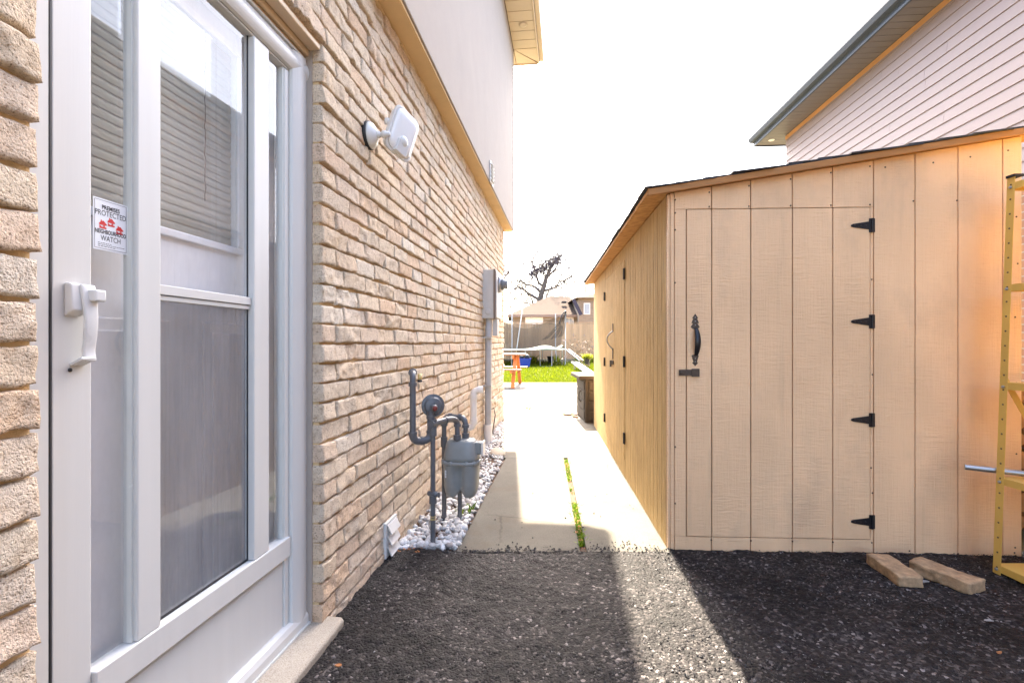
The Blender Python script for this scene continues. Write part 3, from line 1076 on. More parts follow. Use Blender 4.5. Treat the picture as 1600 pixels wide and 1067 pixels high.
bs.box((D - 0.055, s_a - 0.02, 0.046), (D + 0.028, s_h - 0.004, 0.0555))
bs.build('threshold', M['vinyl'], sd)
gm = D - 0.016
for a, b, z0_, z1_ in ((s_b, s_c, GZ0, GZ1), (s_d, s_e + 0.003, RZ1, GZ1), (s_f, s_g, GZ0, GZ1), (s_d, s_e + 0.003, GZ0, RZ0)):
    p = MB()
    p.add([(gm, a, z0_), (gm, b, z0_), (gm, b, z1_), (gm, a, z1_)], [(0, 1, 2, 3)])
    p.build('glass_pane', M['glass'], sd, fix=False)
p = MB()
p.add([(gm - 0.008, s_d, GZ0), (gm - 0.008, s_e + 0.010, GZ0), (gm - 0.008, s_e + 0.010, RZ0), (gm - 0.008, s_d, RZ0)], [(0, 1, 2, 3)])
p.build('insect_screen', M['screen'], sd, fix=False)
# dark gaskets and the greenish glass edges
p = MB()
p.box((D - 0.0175, s_e + 0.0010, GZ0), (D - 0.0140, s_e + 0.0042, GZ1))
p.box((D - 0.0175, s_d, GZ0 + 0.0005), (D - 0.0140, s_e, GZ0 + 0.006))
p.box((D - 0.05, ds(76.8), 0.06), (D + 0.001, ds(80.3), LT))
p.build('gasket', M['dark'], sd)
p = MB()
p.box((D - 0.024, s_c - 0.004, GZ0), (D - 0.004, s_c + 0.0015, GZ1))
p.box((D - 0.022, s_g - 0.007, GZ0), (D - 0.004, s_g - 0.001, GZ1))
p.build('glass_stop', M['glass_edge'], sd)
# pull handle
h = MB()
hb = hp(112, 500, D)
z1_, z0_ = hp(112, 442, D)[2], hp(112, 568, D)[2]
sc = hs(121, D)
hw = 0.013
# wedge shaped mount
h.prism([(D + 0.001, sc - 0.028, z1_), (D + 0.014, sc - 0.026, z1_ - 0.002), (D + 0.018, sc - 0.024, z1_ - 0.055), (D + 0.001, sc - 0.028, z1_ - 0.068)], (0, 0.034, 0))
# curved grip: a ribbon in section
grip = []
for k in range(15):
    t = k / 14
    zz = z1_ - 0.002 + (z0_ + 0.006 - z1_) * t
    dd = D + 0.015 + 0.009 * math.sin(math.pi * min(1, t * 1.05))
    ww = 0.015 - 0.003 * t
    dd = dd if t < 0.85 else dd + (t - 0.85) * 0.05
    grip.append([(dd - 0.004, sc - ww + 0.006, zz), (dd + 0.004, sc - ww + 0.007, zz), (dd + 0.005, sc + ww + 0.005, zz), (dd - 0.004, sc + ww + 0.006, zz)])
h.loft(grip)
h.obox((D + 0.012, sc + 0.000, z0_ + 0.004), ((1, 0, 0.5), (0, 1, 0), (-0.5, 0, 1)), (0.016, 0.015, 0.0035))
hd = h.build('handle', M['plastic'], sd, bevel=0.003, seg=3)
h = MB()
h.obox((D + 0.028, sc + 0.014, z1_ - 0.024), ((1, 0, 0), (0, 1, 0), (0, 0, 1)), (0.011, 0.0125, 0.012))
h.build('latch_button', M['plastic'], sd, bevel=0.004, seg=3)
h = MB()
kp = hp(109, 578, D)
h.lathe([(0.004, 0), (0.004, 0.002), (0.002, 0.002)], (D, kp[1], kp[2]), (1, 0, 0), 10)
h.build('screw_hole', M['dark'], sd)

# ---- entry door behind it
E = D - 0.075
ec0, ec1 = OP0 + 0.03, OP1 - 0.02
w0, w1, wz0, wz1 = 1.02, hs(368, E), 1.405, 2.02
ed = MB()
ed.box((E - 0.045, ec0, 0.06), (E, w0, 2.15))
ed.box((E - 0.045, w1, 0.06), (E, ec1, 2.15))
ed.box((E - 0.045, w0, 0.06), (E, w1, wz0))
ed.box((E - 0.045, w0, wz1), (E, w1, 2.15))
# window surround
for a, b, c, d_ in ((w0 - 0.02, w1 + 0.02, wz0 - 0.022, wz0), (w0 - 0.02, w1 + 0.02, wz1, wz1 + 0.022), (w0 - 0.02, w0, wz0, wz1), (w1, w1 + 0.022, wz0, wz1)):
    ed.box((E, a, c), (E + 0.012, b, d_))
# raised lower panels
for a, b in ((ec0 + 0.11, (ec0 + ec1) / 2 - 0.06), ((ec0 + ec1) / 2 + 0.06, ec1 - 0.11)):
    ed.box((E, a, 0.30), (E + 0.007, b, 1.16))
    ed.box((E + 0.007, a + 0.03, 0.33), (E + 0.014, b - 0.03, 1.13))
# closed reveal between the two doors
ed.box((E - 0.045, ec1 + 0.001, 0.05), (D0 - 0.002, ec1 + 0.015, 2.16))
ed.box((E - 0.045, ec0 - 0.016, 0.05), (D0 - 0.002, ec0 - 0.001, 2.16))
ed.box((E - 0.045, ec0 - 0.016, 2.1505), (D0 - 0.002, ec1 + 0.015, 2.18))
edo = ed.build('entry_door', M['entry'], house, bevel=0.004)
b = MB()
z = wz0 + 0.004
while z < wz1:
    pr_ = [(E - 0.0170, z + 0.0270), (E - 0.0140, z + 0.019), (E - 0.0128, z + 0.011), (E - 0.0140, z + 0.002)]
    b.add([(x, y, q) for x, q in pr_ for y in (w0 + 0.003, w1 - 0.003)], [(2 * k, 2 * k + 1, 2 * k + 3, 2 * k + 2) for k in range(3)], 0, True)
    z += 0.0235
b.box((E - 0.044, w0, wz0), (E - 0.040, w1, wz1), 1)
b.build('window_blind', [M['blind'], M['blind_back']], edo, fix=False)
b = MB()
cs = hs(322, E)
b.tube([(E - 0.004 + 0.002 * (k % 2), cs + 0.002 * math.sin(k * 1.7), wz1 - k * 0.02) for k in range(26)], 0.0012, 6)
b.build('blind_cord', M['groove'], edo)
b = MB()
b.add([(E + 0.006, w0, wz0), (E + 0.006, w1, wz0), (E + 0.006, w1, wz1), (E + 0.006, w0, wz1)], [(0, 1, 2, 3)])
b.build('window_pane', M['glass_clear'], edo, fix=False)

# ------------------------------------------------------------------ sticker on the left glass
def text_mesh(s, size, bold=0.0, xs=1.0):
    cu = bpy.data.curves.new('lettering', 'FONT')
    cu.body = s
    cu.size = size
    cu.offset = bold
    cu.align_x = 'CENTER'
    cu.resolution_u = 4
    ob = bpy.data.objects.new('lettering', cu)
    C.objects.link(ob)
    bpy.context.view_layer.update()
    me = ob.to_mesh()
    vs = [(v.co.x * xs, v.co.y) for v in me.vertices]
    fs = [list(p.vertices) for p in me.polygons]
    ob.to_mesh_clear()
    bpy.data.objects.remove(ob)
    bpy.data.curves.remove(cu)
    return vs, fs


st_d = gm + 0.0012
a0, a1 = hs(145, st_d), hs(198.5, st_d)
tz1, tz0 = hp(145, 306, st_d)[2], hp(145, 388, st_d)[2]
stk = thing('window_sticker', 'white neighbourhood watch sticker with red houses on the door glass', 'sticker', (st_d, (a0 + a1) / 2, tz0), frame=HOUSE)
p = MB()
p.box((st_d, a0, tz0), (st_d + 0.0006, a1, tz1))
p.build('sticker_sheet', M['paper'], stk)
W, Hh = a1 - a0, tz1 - tz0
p = MB()
e_ = st_d + 0.0010


def frame_line(mb, s0, s1, z0, z1, t):
    for a, b, c, d_ in ((s0, s1, z0, z0 + t), (s0, s1, z1 - t, z1), (s0, s0 + t, z0 + t, z1 - t), (s1 - t, s1, z0 + t, z1 - t)):
        mb.add([(e_, a, c), (e_, b, c), (e_, b, d_), (e_, a, d_)], [(0, 1, 2, 3)])


frame_line(p, a0 + W * .035, a1 - W * .035, tz0 + Hh * .03, tz1 - Hh * .03, 0.0008)


def put(mb, txt, rel, size, width, bold=0.0):
    vs, fs = text_mesh(txt, size, bold)
    w = max(v[0] for v in vs) - min(v[0] for v in vs)
    k = width * W / w
    mb.add([(e_, (a0 + a1) / 2 + x * k, tz0 + Hh * rel + y) for x, y in vs], fs)


put(p, 'PREMISES', 0.80, Hh * .115, 0.52, 0.0003)
put(p, 'PROTECTED', 0.675, Hh * .15, 0.90)
put(p, 'NEIGHBOURHOOD', 0.325, Hh * .115, 0.90, 0.0003)
put(p, 'WATCH', 0.19, Hh * .15, 0.58)
for k, wd in enumerate((0.35, 0.74, 0.45)):
    zz = tz0 + Hh * (0.135 - 0.032 * k)
    s = a0 + W * 0.13
    while s < a0 + W * (0.13 + wd):
        l = W * rng.uniform(0.03, 0.08)
        p.add([(e_, s, zz), (e_, s + l, zz), (e_, s + l, zz + Hh * .010), (e_, s, zz + Hh * .010)], [(0, 1, 2, 3)])
        s += l + W * 0.018
p.build('lettering', M['ink'], stk, fix=False)
for (rx, rz_) in ((0.27, 0.47), (0.51, 0.545), (0.76, 0.43)):
    p = MB()
    c_, zc = a0 + W * rx, tz0 + Hh * rz_
    w_, h_ = W * .10, Hh * .05
    q = [(c_ - w_ * 1.25, zc + h_ * .6), (c_ + w_ * 1.25, zc + h_ * .6), (c_ + w_ * .2, zc + h_ * 2.1), (c_ - w_ * .3, zc + h_ * 1.9), (c_ - w_ * .3, zc + h_ * 2.3), (c_ - w_ * .62, zc + h_ * 2.3), (c_ - w_ * .62, zc + h_ * 1.6)]
    p.add([(e_, s, z) for s, z in q], [tuple(range(len(q)))])
    p.add([(e_, c_ - w_, zc - h_), (e_, c_ + w_, zc - h_), (e_, c_ + w_, zc - h_ * .35), (e_, c_ - w_, zc - h_ * .35)], [(0, 1, 2, 3)])
    p.add([(e_, c_ - w_, zc + h_ * .35), (e_, c_ + w_, zc + h_ * .35), (e_, c_ + w_, zc + h_ * .6), (e_, c_ - w_, zc + h_ * .6)], [(0, 1, 2, 3)])
    q = [(c_ - w_, zc - h_ * .35), (c_ - w_ * .4, zc - h_ * .35), (c_ - w_, zc + h_ * .35)]
    p.add([(e_, s, z) for s, z in q], [(0, 1, 2)])
    q = [(c_ + w_ * .30 + w_ * .3 * math.cos(t), zc + h_ * .3 * math.sin(t)) for t in np.linspace(0, 6.28, 13)[:-1]]
    p.add([(e_ + 0.0002, s, z) for s, z in q], [tuple(range(12))])
    p.build('house_emblem', M['redink'], stk, fix=False)

# ------------------------------------------------------------------ flood light on the brick
fl0 = hp(579, 212, 0.012)
flood = thing('flood_light', 'white twin-piece security flood light on a round wall base', 'wall light', (0, fl0[1], fl0[2]), frame=HOUSE)
s0_, z0_ = fl0[1], fl0[2]
p = MB()
p.lathe([(0.064, -0.01), (0.064, 0.006), (0.060, 0.010)], (0.004, s0_, z0_), (1, 0, 0), 28)
p.build('gasket', M['dark'], flood)
p = MB()
p.lathe([(0.060, 0.012), (0.059, 0.020), (0.050, 0.030), (0.030, 0.040), (0.018, 0.046), (0.0, 0.046)], (0.0, s0_, z0_), (1, 0, 0), 32)
p.build('wall_base', M['plastic'], flood)
p = MB()
p.lathe([(0.016, 0.04), (0.016, 0.056), (0.011, 0.058), (0.011, 0.068), (0.017, 0.070), (0.017, 0.085), (0.012, 0.088), (0.012, 0.105)], (0, s0_, z0_), (1, 0, 0.02), 20)
p.build('swivel_arm', M['plastic'], flood)
hc_ = Vector(hp(628, 210, 0.125))
nf = Vector((0.90, -0.42, -0.14)).normalized()       # way the lamp faces
up = Vector((0, 0, 1)) - nf * nf.z
up.normalize()
rt = up.cross(nf)
rl = R(15)
up, rt = up * math.cos(rl) + rt * math.sin(rl), rt * math.cos(rl) - up * math.sin(rl)


def lamp_ring(w, h, d, r=0.034, n=7):
    pts = []
    for cx_, cy_, a0_ in ((w - r, h - r, 0), (-w + r, h - r, 90), (-w + r, -h + r, 180), (w - r, -h + r, 270)):
        for k in range(n):
            a = R(a0_ + 90 * k / (n - 1))
            pts.append(hc_ + rt * (cx_ + r * math.cos(a)) + up * (cy_ + r * math.sin(a)) + nf * d)
    return pts


p = MB()
p.loft([lamp_ring(0.060, 0.080, -0.040), lamp_ring(0.076, 0.100, -0.026), lamp_ring(0.082, 0.108, -0.004), lamp_ring(0.086, 0.112, 0.0), lamp_ring(0.086, 0.112, 0.007), lamp_ring(0.082, 0.108, 0.009)], smooth=False)
p.build('lamp_housing', M['plastic'], flood, bevel=0.003)
p = MB()
p.loft([lamp_ring(0.076, 0.102, 0.009), lamp_ring(0.072, 0.097, 0.016), lamp_ring(0.060, 0.086, 0.024), lamp_ring(0.038, 0.06, 0.028)])
p.build('lens', M['lens'], flood)
p = MB()
c2 = hc_ - up * 0.075 + nf * 0.022
p.obox(c2, (rt, up, nf), (0.036, 0.032, 0.014))
p.lathe([(0.03, 0), (0.026, 0.012), (0.012, 0.02), (0, 0.021)], c2 + up * 0.03, nf, 20)
p.build('motion_sensor', M['plastic'], flood, bevel=0.004, seg=3)
p = MB()
c2 = hc_ - nf * 0.035 - rt * 0.075 + up * 0.02
p.lathe([(0.012, -0.012), (0.014, 0), (0.012, 0.012)], c2, (0, 0, 1), 14)
p.build('adjusting_knob', M['plastic'], flood)

# ------------------------------------------------------------------ small plate on the stucco
v0 = hp(767, 272, OVH)
p = MB()
p.box((OVH + 0.001, v0[1] - 0.10, v0[2] - 0.11), (OVH + 0.012, v0[1] + 0.10, v0[2] + 0.11))
for k in range(5):
    p.obox((OVH + 0.018, v0[1], v0[2] - 0.08 + k * 0.04), ((1, 0, -0.7), (0, 1, 0), (0.7, 0, 1)), (0.014, 0.085, 0.002))
o = p.build('wall_vent', M['plastic'], bevel=0.002, xf=lambda x, y, z: HOUSE @ Vector((x, y, z)))
tag(o, 'small white vent plate high on the stucco near its far corner', 'vent')

# ------------------------------------------------------------------ dryer vent low on the wall
q0, q1 = hs(602, 0.01), hs(619, 0.01)
vz0, vz1 = 0.012, 0.19
vent = thing('dryer_vent', 'white three-flap louvered vent low on the brick wall', 'vent', (0.0, (q0 + q1) / 2, vz0), frame=HOUSE)
p = MB()
p.box((-0.01, q0, vz0), (0.014, q1, vz1))
p.build('vent_frame', M['plastic'], vent, bevel=0.003)
for k in range(3):
    zt = vz1 - 0.012 - k * 0.055
    p = MB()
    p.prism([(0.0148, q0 + 0.015, zt), (0.018, q0 + 0.015, zt), (0.040, q0 + 0.015, zt - 0.046), (0.036, q0 + 0.015, zt - 0.049)], (0, q1 - q0 - 0.03, 0))
    p.build('flap', M['plastic'], vent)

# ------------------------------------------------------------------ gas meter
gz = 0.0
rA = hp(676.5, 854, 0.20)
rB = hp(694, 817, 0.165)
rC = hp(718.5, 800, 0.26)
gas = thing('gas_meter', 'grey residential gas meter with round regulator and painted pipes', 'gas meter', (0.0, rA[1], 0.0), frame=HOUSE)
PR = 0.0165


def pipe(pts, r=PR, name='pipe', m='gas', fit=()):
    p = MB()
    p.tube(pts, r, 16)
    for (q, ax, rad, ln) in fit:
        p.tube([Vector(q) - Vector(ax).normalized() * ln / 2, Vector(q) + Vector(ax).normalized() * ln / 2], rad, 16)
    return p.build(name, M[m], gas)


# left loop: out of the wall, down, across and up into the regulator
tA = hp(645, 590, 0.105)
tB = hp(645, 690, 0.105)
reg = hp(673, 637, 0.185)
lo = (tA[0], tA[1], tB[2])
sA = tA[1]
top = (tA[0], sA, tA[2] + 0.005)
wal = (tA[0] - 0.035, sA + 0.105, tA[2] + 0.026)
p1 = arc((tA[0] - 0.015, sA + 0.045, tA[2] + 0.023), (tA[0], sA, tA[2] + 0.022), (tA[0], sA, tA[2] - 0.03))
pipe([wal] + p1 + [(lo[0], lo[1], lo[2] + 0.04)], PR, 'pipe', fit=(((tA[0], sA, tA[2] - 0.035), (0, 0, 1), 0.023, 0.02), ((tA[0] - 0.02, sA + 0.06, tA[2] + 0.024), (-.3, 1, 0), 0.023, 0.03)))
rp = (reg[0], reg[1], lo[2] + 0.02)
e1_ = arc((lo[0], lo[1], lo[2] + 0.045), (lo[0], lo[1], lo[2]), (lo[0] + (rp[0] - lo[0]) * .4, lo[1] + (rp[1] - lo[1]) * .4, lo[2]))
e2_ = arc((lo[0] + (rp[0] - lo[0]) * .6, lo[1] + (rp[1] - lo[1]) * .6, lo[2]), (rp[0], rp[1], lo[2]), (rp[0], rp[1], lo[2] + 0.045))
pipe(e1_ + e2_, 0.0205, 'elbow', fit=((e1_[0], (0, 0, 1), 0.0235, 0.014), (e2_[-1], (0, 0, 1), 0.0235, 0.014), ((Vector(e1_[-1]) + Vector(e2_[0])) / 2, Vector(e2_[0]) - Vector(e1_[-1]), 0.0235, 0.012)))
pipe([(rp[0], rp[1], lo[2] + 0.05), (rp[0], rp[1], reg[2] - 0.015)], 0.019, 'pipe', fit=(((rp[0], rp[1], reg[2] - 0.05), (0, 0, 1), 0.0235, 0.018),))
# regulator: a flanged disc facing the driveway
axr = Vector((0.42, -0.9, 0.05)).normalized()
p = MB()
rc = Vector(reg) + Vector((0.004, 0.03, 0.008))
p.lathe([(0.020, -0.035), (0.045, -0.030), (0.050, -0.008), (0.063, -0.006), (0.063, 0.006), (0.050, 0.009), (0.042, 0.020), (0.020, 0.024), (0.0, 0.024)], rc, axr, 44, smooth=False)
p.build('regulator', M['gas'], gas)
p = MB()
for k in range(8):
    a = k * math.pi / 4
    x_ = axr.orthogonal().normalized()
    y_ = axr.cross(x_)
    c_ = rc + (x_ * math.cos(a) + y_ * math.sin(a)) * 0.057
    p.lathe([(0.0045, -0.010), (0.0045, 0.011)], c_, axr, 6, smooth=False)
p.build('flange_bolts', M['gas'], gas)
p = MB()
p.lathe([(0.019, 0.0), (0.019, 0.034), (0.015, 0.038), (0.015, 0.048)], rc + axr * 0.018 - Vector((0, 0, 0.010)), axr, 18)
p.build('regulator_neck', M['gas'], gas)
p = MB()
p.lathe([(0.0125, 0.0), (0.0125, 0.006), (0.009, 0.008), (0, 0.008)], rc + axr * 0.064 - Vector((0, 0, 0.010)), axr, 16)
p.build('red_cap', M['red'], gas)
# riser from the ground with shut-off cock
tz = hp(676.5, 662, 0.20)[2]
pipe([(rA[0], rA[1], -0.03), (rA[0], rA[1], tz - 0.03)], 0.0135, 'riser', fit=(((rA[0], rA[1], tz - 0.05), (0, 0, 1), 0.021, 0.03), ((rA[0], rA[1], hp(676, 780, 0.2)[2]), (0, 0, 1), 0.020, 0.045)))
zv = hp(676, 772, 0.2)[2]
p = MB()
p.lathe([(0.012, -0.03), (0.016, -0.012), (0.016, 0.02), (0.010, 0.026), (0.010, 0.034)], (rA[0], rA[1], zv), (0.9, -0.3, 0), 16)
p.obox((rA[0] + 0.036, rA[1] - 0.012, zv), ((0.9, -0.3, 0), (0.3, 0.9, 0), (0, 0, 1)), (0.006, 0.004, 0.013))
p.build('shut_off_valve', M['gas'], gas, bevel=0.001)
zt_ = hp(676, 806, 0.2)[2]
p = MB()
for dz in (0, 0.010, 0.017):
    p.tube([(rA[0], rA[1], zt_ - dz), (rA[0], rA[1], zt_ - dz - 0.005)], 0.0146, 14)
p.build('pipe_tag', M['brass'], gas)
# tee and the run to the meter's left inlet
mtop = 0.530
il = Vector((hp(714.5, 668, 0.275)[0], hp(714.5, 668, 0.275)[1], 0))
ir = Vector((hp(727.5, 660, 0.31)[0], hp(727.5, 660, 0.31)[1], 0))
p0 = Vector((rA[0], rA[1], tz))
h1 = [p0 + Vector((-0.035, -0.006, 0.0)), p0 + Vector((0.02, 0, 0)), p0 + (il - Vector((p0.x, p0.y, 0))) * 0.55]
el = arc(p0 + (il - Vector((p0.x, p0.y, 0))) * 0.5, Vector((il.x, il.y, tz)), Vector((il.x, il.y, tz - 0.05)), 9)
pipe([p0 + Vector((-0.01, -0.002, 0.0)), p0 + (il - Vector((p0.x, p0.y, 0))) * 0.5] + el[1:], 0.0175, 'inlet_pipe',
     fit=((p0, (il - Vector((p0.x, p0.y, 0))), 0.022, 0.05), (p0 + (il - Vector((p0.x, p0.y, 0))) * .5, il - Vector((p0.x, p0.y, 0)), 0.0215, 0.015), (el[-1], (0, 0, 1), 0.0215, 0.016)))
pipe([p0 + Vector((0, 0, 0.025)), p0 - Vector((0, 0, 0.035))], 0.021, 'tee')
pipe([(il.x, il.y, tz - 0.045), (il.x, il.y, mtop - 0.01)], 0.015, 'pipe', fit=(((il.x, il.y, mtop + 0.014), (0, 0, 1), 0.023, 0.028),))
# second riser up and over to the right inlet
tz2 = hp(694, 650, 0.165)[2]
q0_ = Vector((rB[0], rB[1], tz2))
d_ = Vector((ir.x, ir.y, 0)) - Vector((q0_.x, q0_.y, 0))
a1_ = arc(q0_ - Vector((0, 0, 0.05)), q0_, q0_ + d_ * 0.28)
a2_ = arc(q0_ + d_ * 0.72, q0_ + d_, q0_ + d_ - Vector((0, 0, 0.05)))
pipe([(rB[0], rB[1], -0.02), q0_ - Vector((0, 0, 0.045))], 0.0150, 'riser', fit=(((rB[0], rB[1], hp(694, 690, .165)[2]), (0, 0, 1), 0.021, 0.06), ((rB[0], rB[1], 0.018), (0, 0, 1), 0.020, 0.03)))
pipe(a1_ + a2_, 0.0170, 'outlet_pipe', fit=((a1_[0], (0, 0, 1), 0.0225, 0.018), (a1_[-1], d_, 0.0215, 0.014), (a2_[0], d_, 0.0215, 0.014), (a2_[-1], (0, 0, 1), 0.0225, 0.018)))
pipe([q0_ + d_ - Vector((0, 0, 0.05)), (ir.x, ir.y, mtop - 0.01)], 0.014, 'pipe', fit=(((ir.x, ir.y, mtop + 0.012), (0, 0, 1), 0.022, 0.028),))
pipe([(rC[0], rC[1], -0.03), (rC[0], rC[1], 0.24)], 0.014, 'support_post')
# meter body: two bellows chambers under a flanged head
mcx, mcy = 0.292, (il.y + ir.y) / 2 + 0.01


def mring(w, dp, z, notch, zb=0.0, n=56, p_=3.2):
    pts = []
    for k in range(n):
        t = 2 * math.pi * k / n
        c, s = math.cos(t), math.sin(t)
        x = w * math.copysign(abs(c) ** (2 / p_), c)
        y = dp * math.copysign(abs(s) ** (2 / p_), s)
        nt_ = math.exp(-(x / 0.021) ** 2)
        y *= 1 - notch * nt_
        pts.append((mcx + x, mcy + y, z + zb * nt_))
    return pts


p = MB()
p.loft([mring(0.060, 0.045, 0.186, .55, 0.045), mring(0.082, 0.066, 0.191, .48, 0.036), mring(0.094, 0.080, 0.215, .44, 0.016), mring(0.101, 0.086, 0.26, .46), mring(0.104, 0.088, 0.33, .44), mring(0.106, 0.089, 0.372, .38), mring(0.108, 0.09, 0.388, .03)])
p.build('bellows_case', M['meter'], gas)
p = MB()
p.loft([mring(0.112, 0.095, 0.386, 0), mring(0.115, 0.098, 0.389, 0), mring(0.115, 0.098, 0.401, 0), mring(0.112, 0.095, 0.404, 0)])
for k in range(12):
    t = 2 * math.pi * (k + .5) / 12
    c, s = math.cos(t), math.sin(t)
    x = 0.108 * math.copysign(abs(c) ** (2 / 3.2), c)
    y = 0.091 * math.copysign(abs(s) ** (2 / 3.2), s)
    p.lathe([(0.009, 0.012), (0.009, -0.012), (0.006, -0.015)], (mcx + x, mcy + y, 0.397), (0, 0, 1), 10)
p.build('flange', M['meter'], gas)
p = MB()
p.loft([mring(0.106, 0.088, 0.400, 0), mring(0.104, 0.086, 0.430, 0), mring(0.094, 0.076, 0.485, 0), mring(0.086, 0.068, 0.512, 0), mring(0.074, 0.056, 0.526, 0), mring(0.03, 0.02, 0.527, 0)])
p.build('meter_head', M['meter'], gas)
p = MB()
p.box((mcx + 0.055, mcy - 0.035, 0.44), (mcx + 0.122, mcy + 0.04, 0.512))
p.build('index_housing', M['meter'], gas, bevel=0.008, seg=3)
p = MB()
p.box((mcx + 0.1225, mcy - 0.037, 0.436), (mcx + 0.136, mcy + 0.042, 0.515))
p.build('index_cover', M['pvc'], gas, bevel=0.004)
p = MB()
for k in range(5):
    p.box((mcx - 0.082, mcy - 0.0915 + 0.006, 0.350 - k * .009), (mcx - 0.074, mcy - 0.080, 0.355 - k * .009))
p.build('painted_mark', M['paper'], gas)
# little service lamp by the wall: a clear jar under the elbow
p = MB()
lj = hp(656, 592, 0.075)
p.lathe([(0.012, 0.03), (0.012, 0.0), (0.010, -0.004)], lj, (0, 0, 1), 14)
p.build('brass_plug', M['brass'], gas)
p = MB()
p.lathe([(0.014, -0.006), (0.014, -0.016), (0.008, -0.018)], lj, (0, 0, 1), 14)
p.build('vent_screen', M['dark'], gas)

# ------------------------------------------------------------------ white intake pipe
w0_ = hp(740, 640, 0.10)
zt, zb = hp(740, 609, 0.10)[2], hp(740, 668, 0.10)[2]
intake = thing('intake_pipe', 'white plastic vent pipe bent outward at its top beside the gas meter', 'vent pipe', (0, w0_[1], zb), frame=HOUSE)
x_, y_ = w0_[0], w0_[1]
p = MB()
p.tube([(-0.02, y_, zb)] + arc((x_ - 0.05, y_, zb), (x_, y_, zb), (x_, y_, zb + 0.05)) + arc((x_, y_, zt - 0.05), (x_, y_, zt), (x_ + 0.05, y_ + 0.01, zt)) + [(x_ + 0.075, y_ + 0.012, zt)], 0.030, 18)
p.build('pipe', M['pvc'], intake)
for c_, ax in (((x_, y_, zt - 0.06), (0, 0, 1)), ((x_, y_, zb + 0.06), (0, 0, 1)), ((x_ - 0.055, y_, zb), (1, 0, 0)), ((x_ + 0.06, y_ + .011, zt), (1, 0.15, 0))):
    p = MB()
    a = Vector(ax).normalized() * 0.022
    p.tube([Vector(c_) - a, Vector(c_) + a], 0.0345, 18)
    p.build('coupling', M['pvc'], intake)

# ------------------------------------------------------------------ electric meter and conduit
b0s, b1s = hs(754, 0.0), hs(784, 0.155)
ezt, ezb = 1.905, 1.372
em = thing('electric_meter', 'tall grey electric meter box with glass dial high on the brick wall', 'electric meter', (0, b0s, ezb), frame=HOUSE)
BD = 0.150
p = MB()
p.box((-0.02, b0s, ezb), (BD - 0.028, b1s, ezt))
eb = p.build('meter_box', M['ebox'], em, bevel=0.004)
p = MB()
p.box((BD - 0.0275, b0s - 0.012, ezb - 0.006), (BD - 0.006, b1s + 0.008, ezt + 0.006))
p.build('box_cover', M['ebox_dark'], em, bevel=0.004)
p = MB()
p.box((BD - 0.0055, b0s + 0.004, ezb + 0.006), (BD + 0.006, b1s - 0.004, ezt - 0.006))
p.build('cover_panel', M['ebox'], em, bevel=0.006)
p = MB()
p.lathe([(0.030, 0), (0.034, -0.002), (0.034, -0.005), (0.024, -0.006), (0.0, -0.006)], (0.062, b0s, ezb + 0.072), (0, 1, 0), 22)
p.build('knockout', M['ebox'], em)
gc = hp(781, 446, BD)
ms = (b0s + b1s) / 2 - 0.02
mz = 1.1 + (CY - 445) / 755 * (ms * hc)
p = MB()
p.lathe([(0.095, 0.006), (0.095, 0.030), (0.088, 0.034), (0.086, 0.036)], (BD, ms, mz), (1, 0, 0), 32)
p.build('meter_ring', M['steel'], em)
p = MB()
p.lathe([(0.078, 0.034), (0.078, 0.115), (0.074, 0.125), (0.06, 0.130), (0, 0.131)], (BD, ms, mz), (1, 0, 0), 32)
p.build('glass_dome', M['glass_clear'], em, fix=False)
p = MB()
p.lathe([(0.066, 0.036), (0.066, 0.060), (0.05, 0.062), (0.05, 0.10), (0, 0.10)], (BD, ms, mz), (1, 0, 0), 24)
p.build('dial', M['dial'], em)
p = MB()
p.box((BD - 0.05, b0s + 0.07, ezb - 0.19), (BD + 0.004, b0s + 0.20, ezb - 0.008))
p.build('lower_box', M['ebox'], em, bevel=0.004)
cx0 = hp(762, 600, 0.06)
p = MB()
zb_ = hp(762, 688, 0.06)[2]
p.tube([(0.06, b0s + 0.06, ezb + 0.004), (0.06, b0s + 0.06, ezb - 0.03)] + arc((0.06, b0s + 0.06, ezb - 0.05), (0.06, b0s + 0.05, ezb - 0.09), (0.058, b0s + 0.04, ezb - 0.13)) + [(0.055, b0s + 0.03, 0.02)], 0.036, 18)
p.build('conduit', M['conduit'], em)
p = MB()
p.tube([(0.055, b0s + 0.03, 0.20), (0.055, b0s + 0.03, -0.03)], 0.047, 18)
p.build('conduit_sleeve', M['pvc'], em)
p = MB()
p.tube([(0.060, b0s + 0.14, ezb - 0.02), (0.055, b0s + 0.14, 0.0)], 0.022, 14)
p.build('slim_conduit', M['ebox'], em)
for zz in (1.15, 0.62):
    p = MB()
    p.box((-0.01, b0s - 0.02, zz), (0.098, b0s + 0.072, zz + 0.022))
    p.build('strap', M['steel'], em)
p = MB()
hk = hp(779, 690, 0.02)
p.tube([(0.0, b0s + 0.5, 0.30), (0.05, b0s + 0.5, 0.32), (0.07, b0s + 0.48, 0.24), (0.05, b0s + 0.42, 0.06), (0.06, b0s + 0.40, 0.0)], 0.006, 8)
o = p.build('cable', M['dark'], xf=lambda x, y, z: HOUSE @ Vector((x, y, z)))
tag(o, 'thin black cable looping from the brick wall to the ground by the conduit', 'cable')

# concrete lump where the pebble bed ends
p = MB()
V, Fc = ICO2
q = np.array(V) * [0.09, 0.20, 0.045] * (1 + 0.25 * (vnoise(np.array(V) * 2, 5)[:, None] - 0.5))
p.add(q + [wall_x(4.82) + 0.23, 4.82, 0.0], Fc, 0, True)
o = p.build('concrete_footing', M['sill'])
tag(o, 'rough concrete lump at the end of the pebble bed', 'footing')

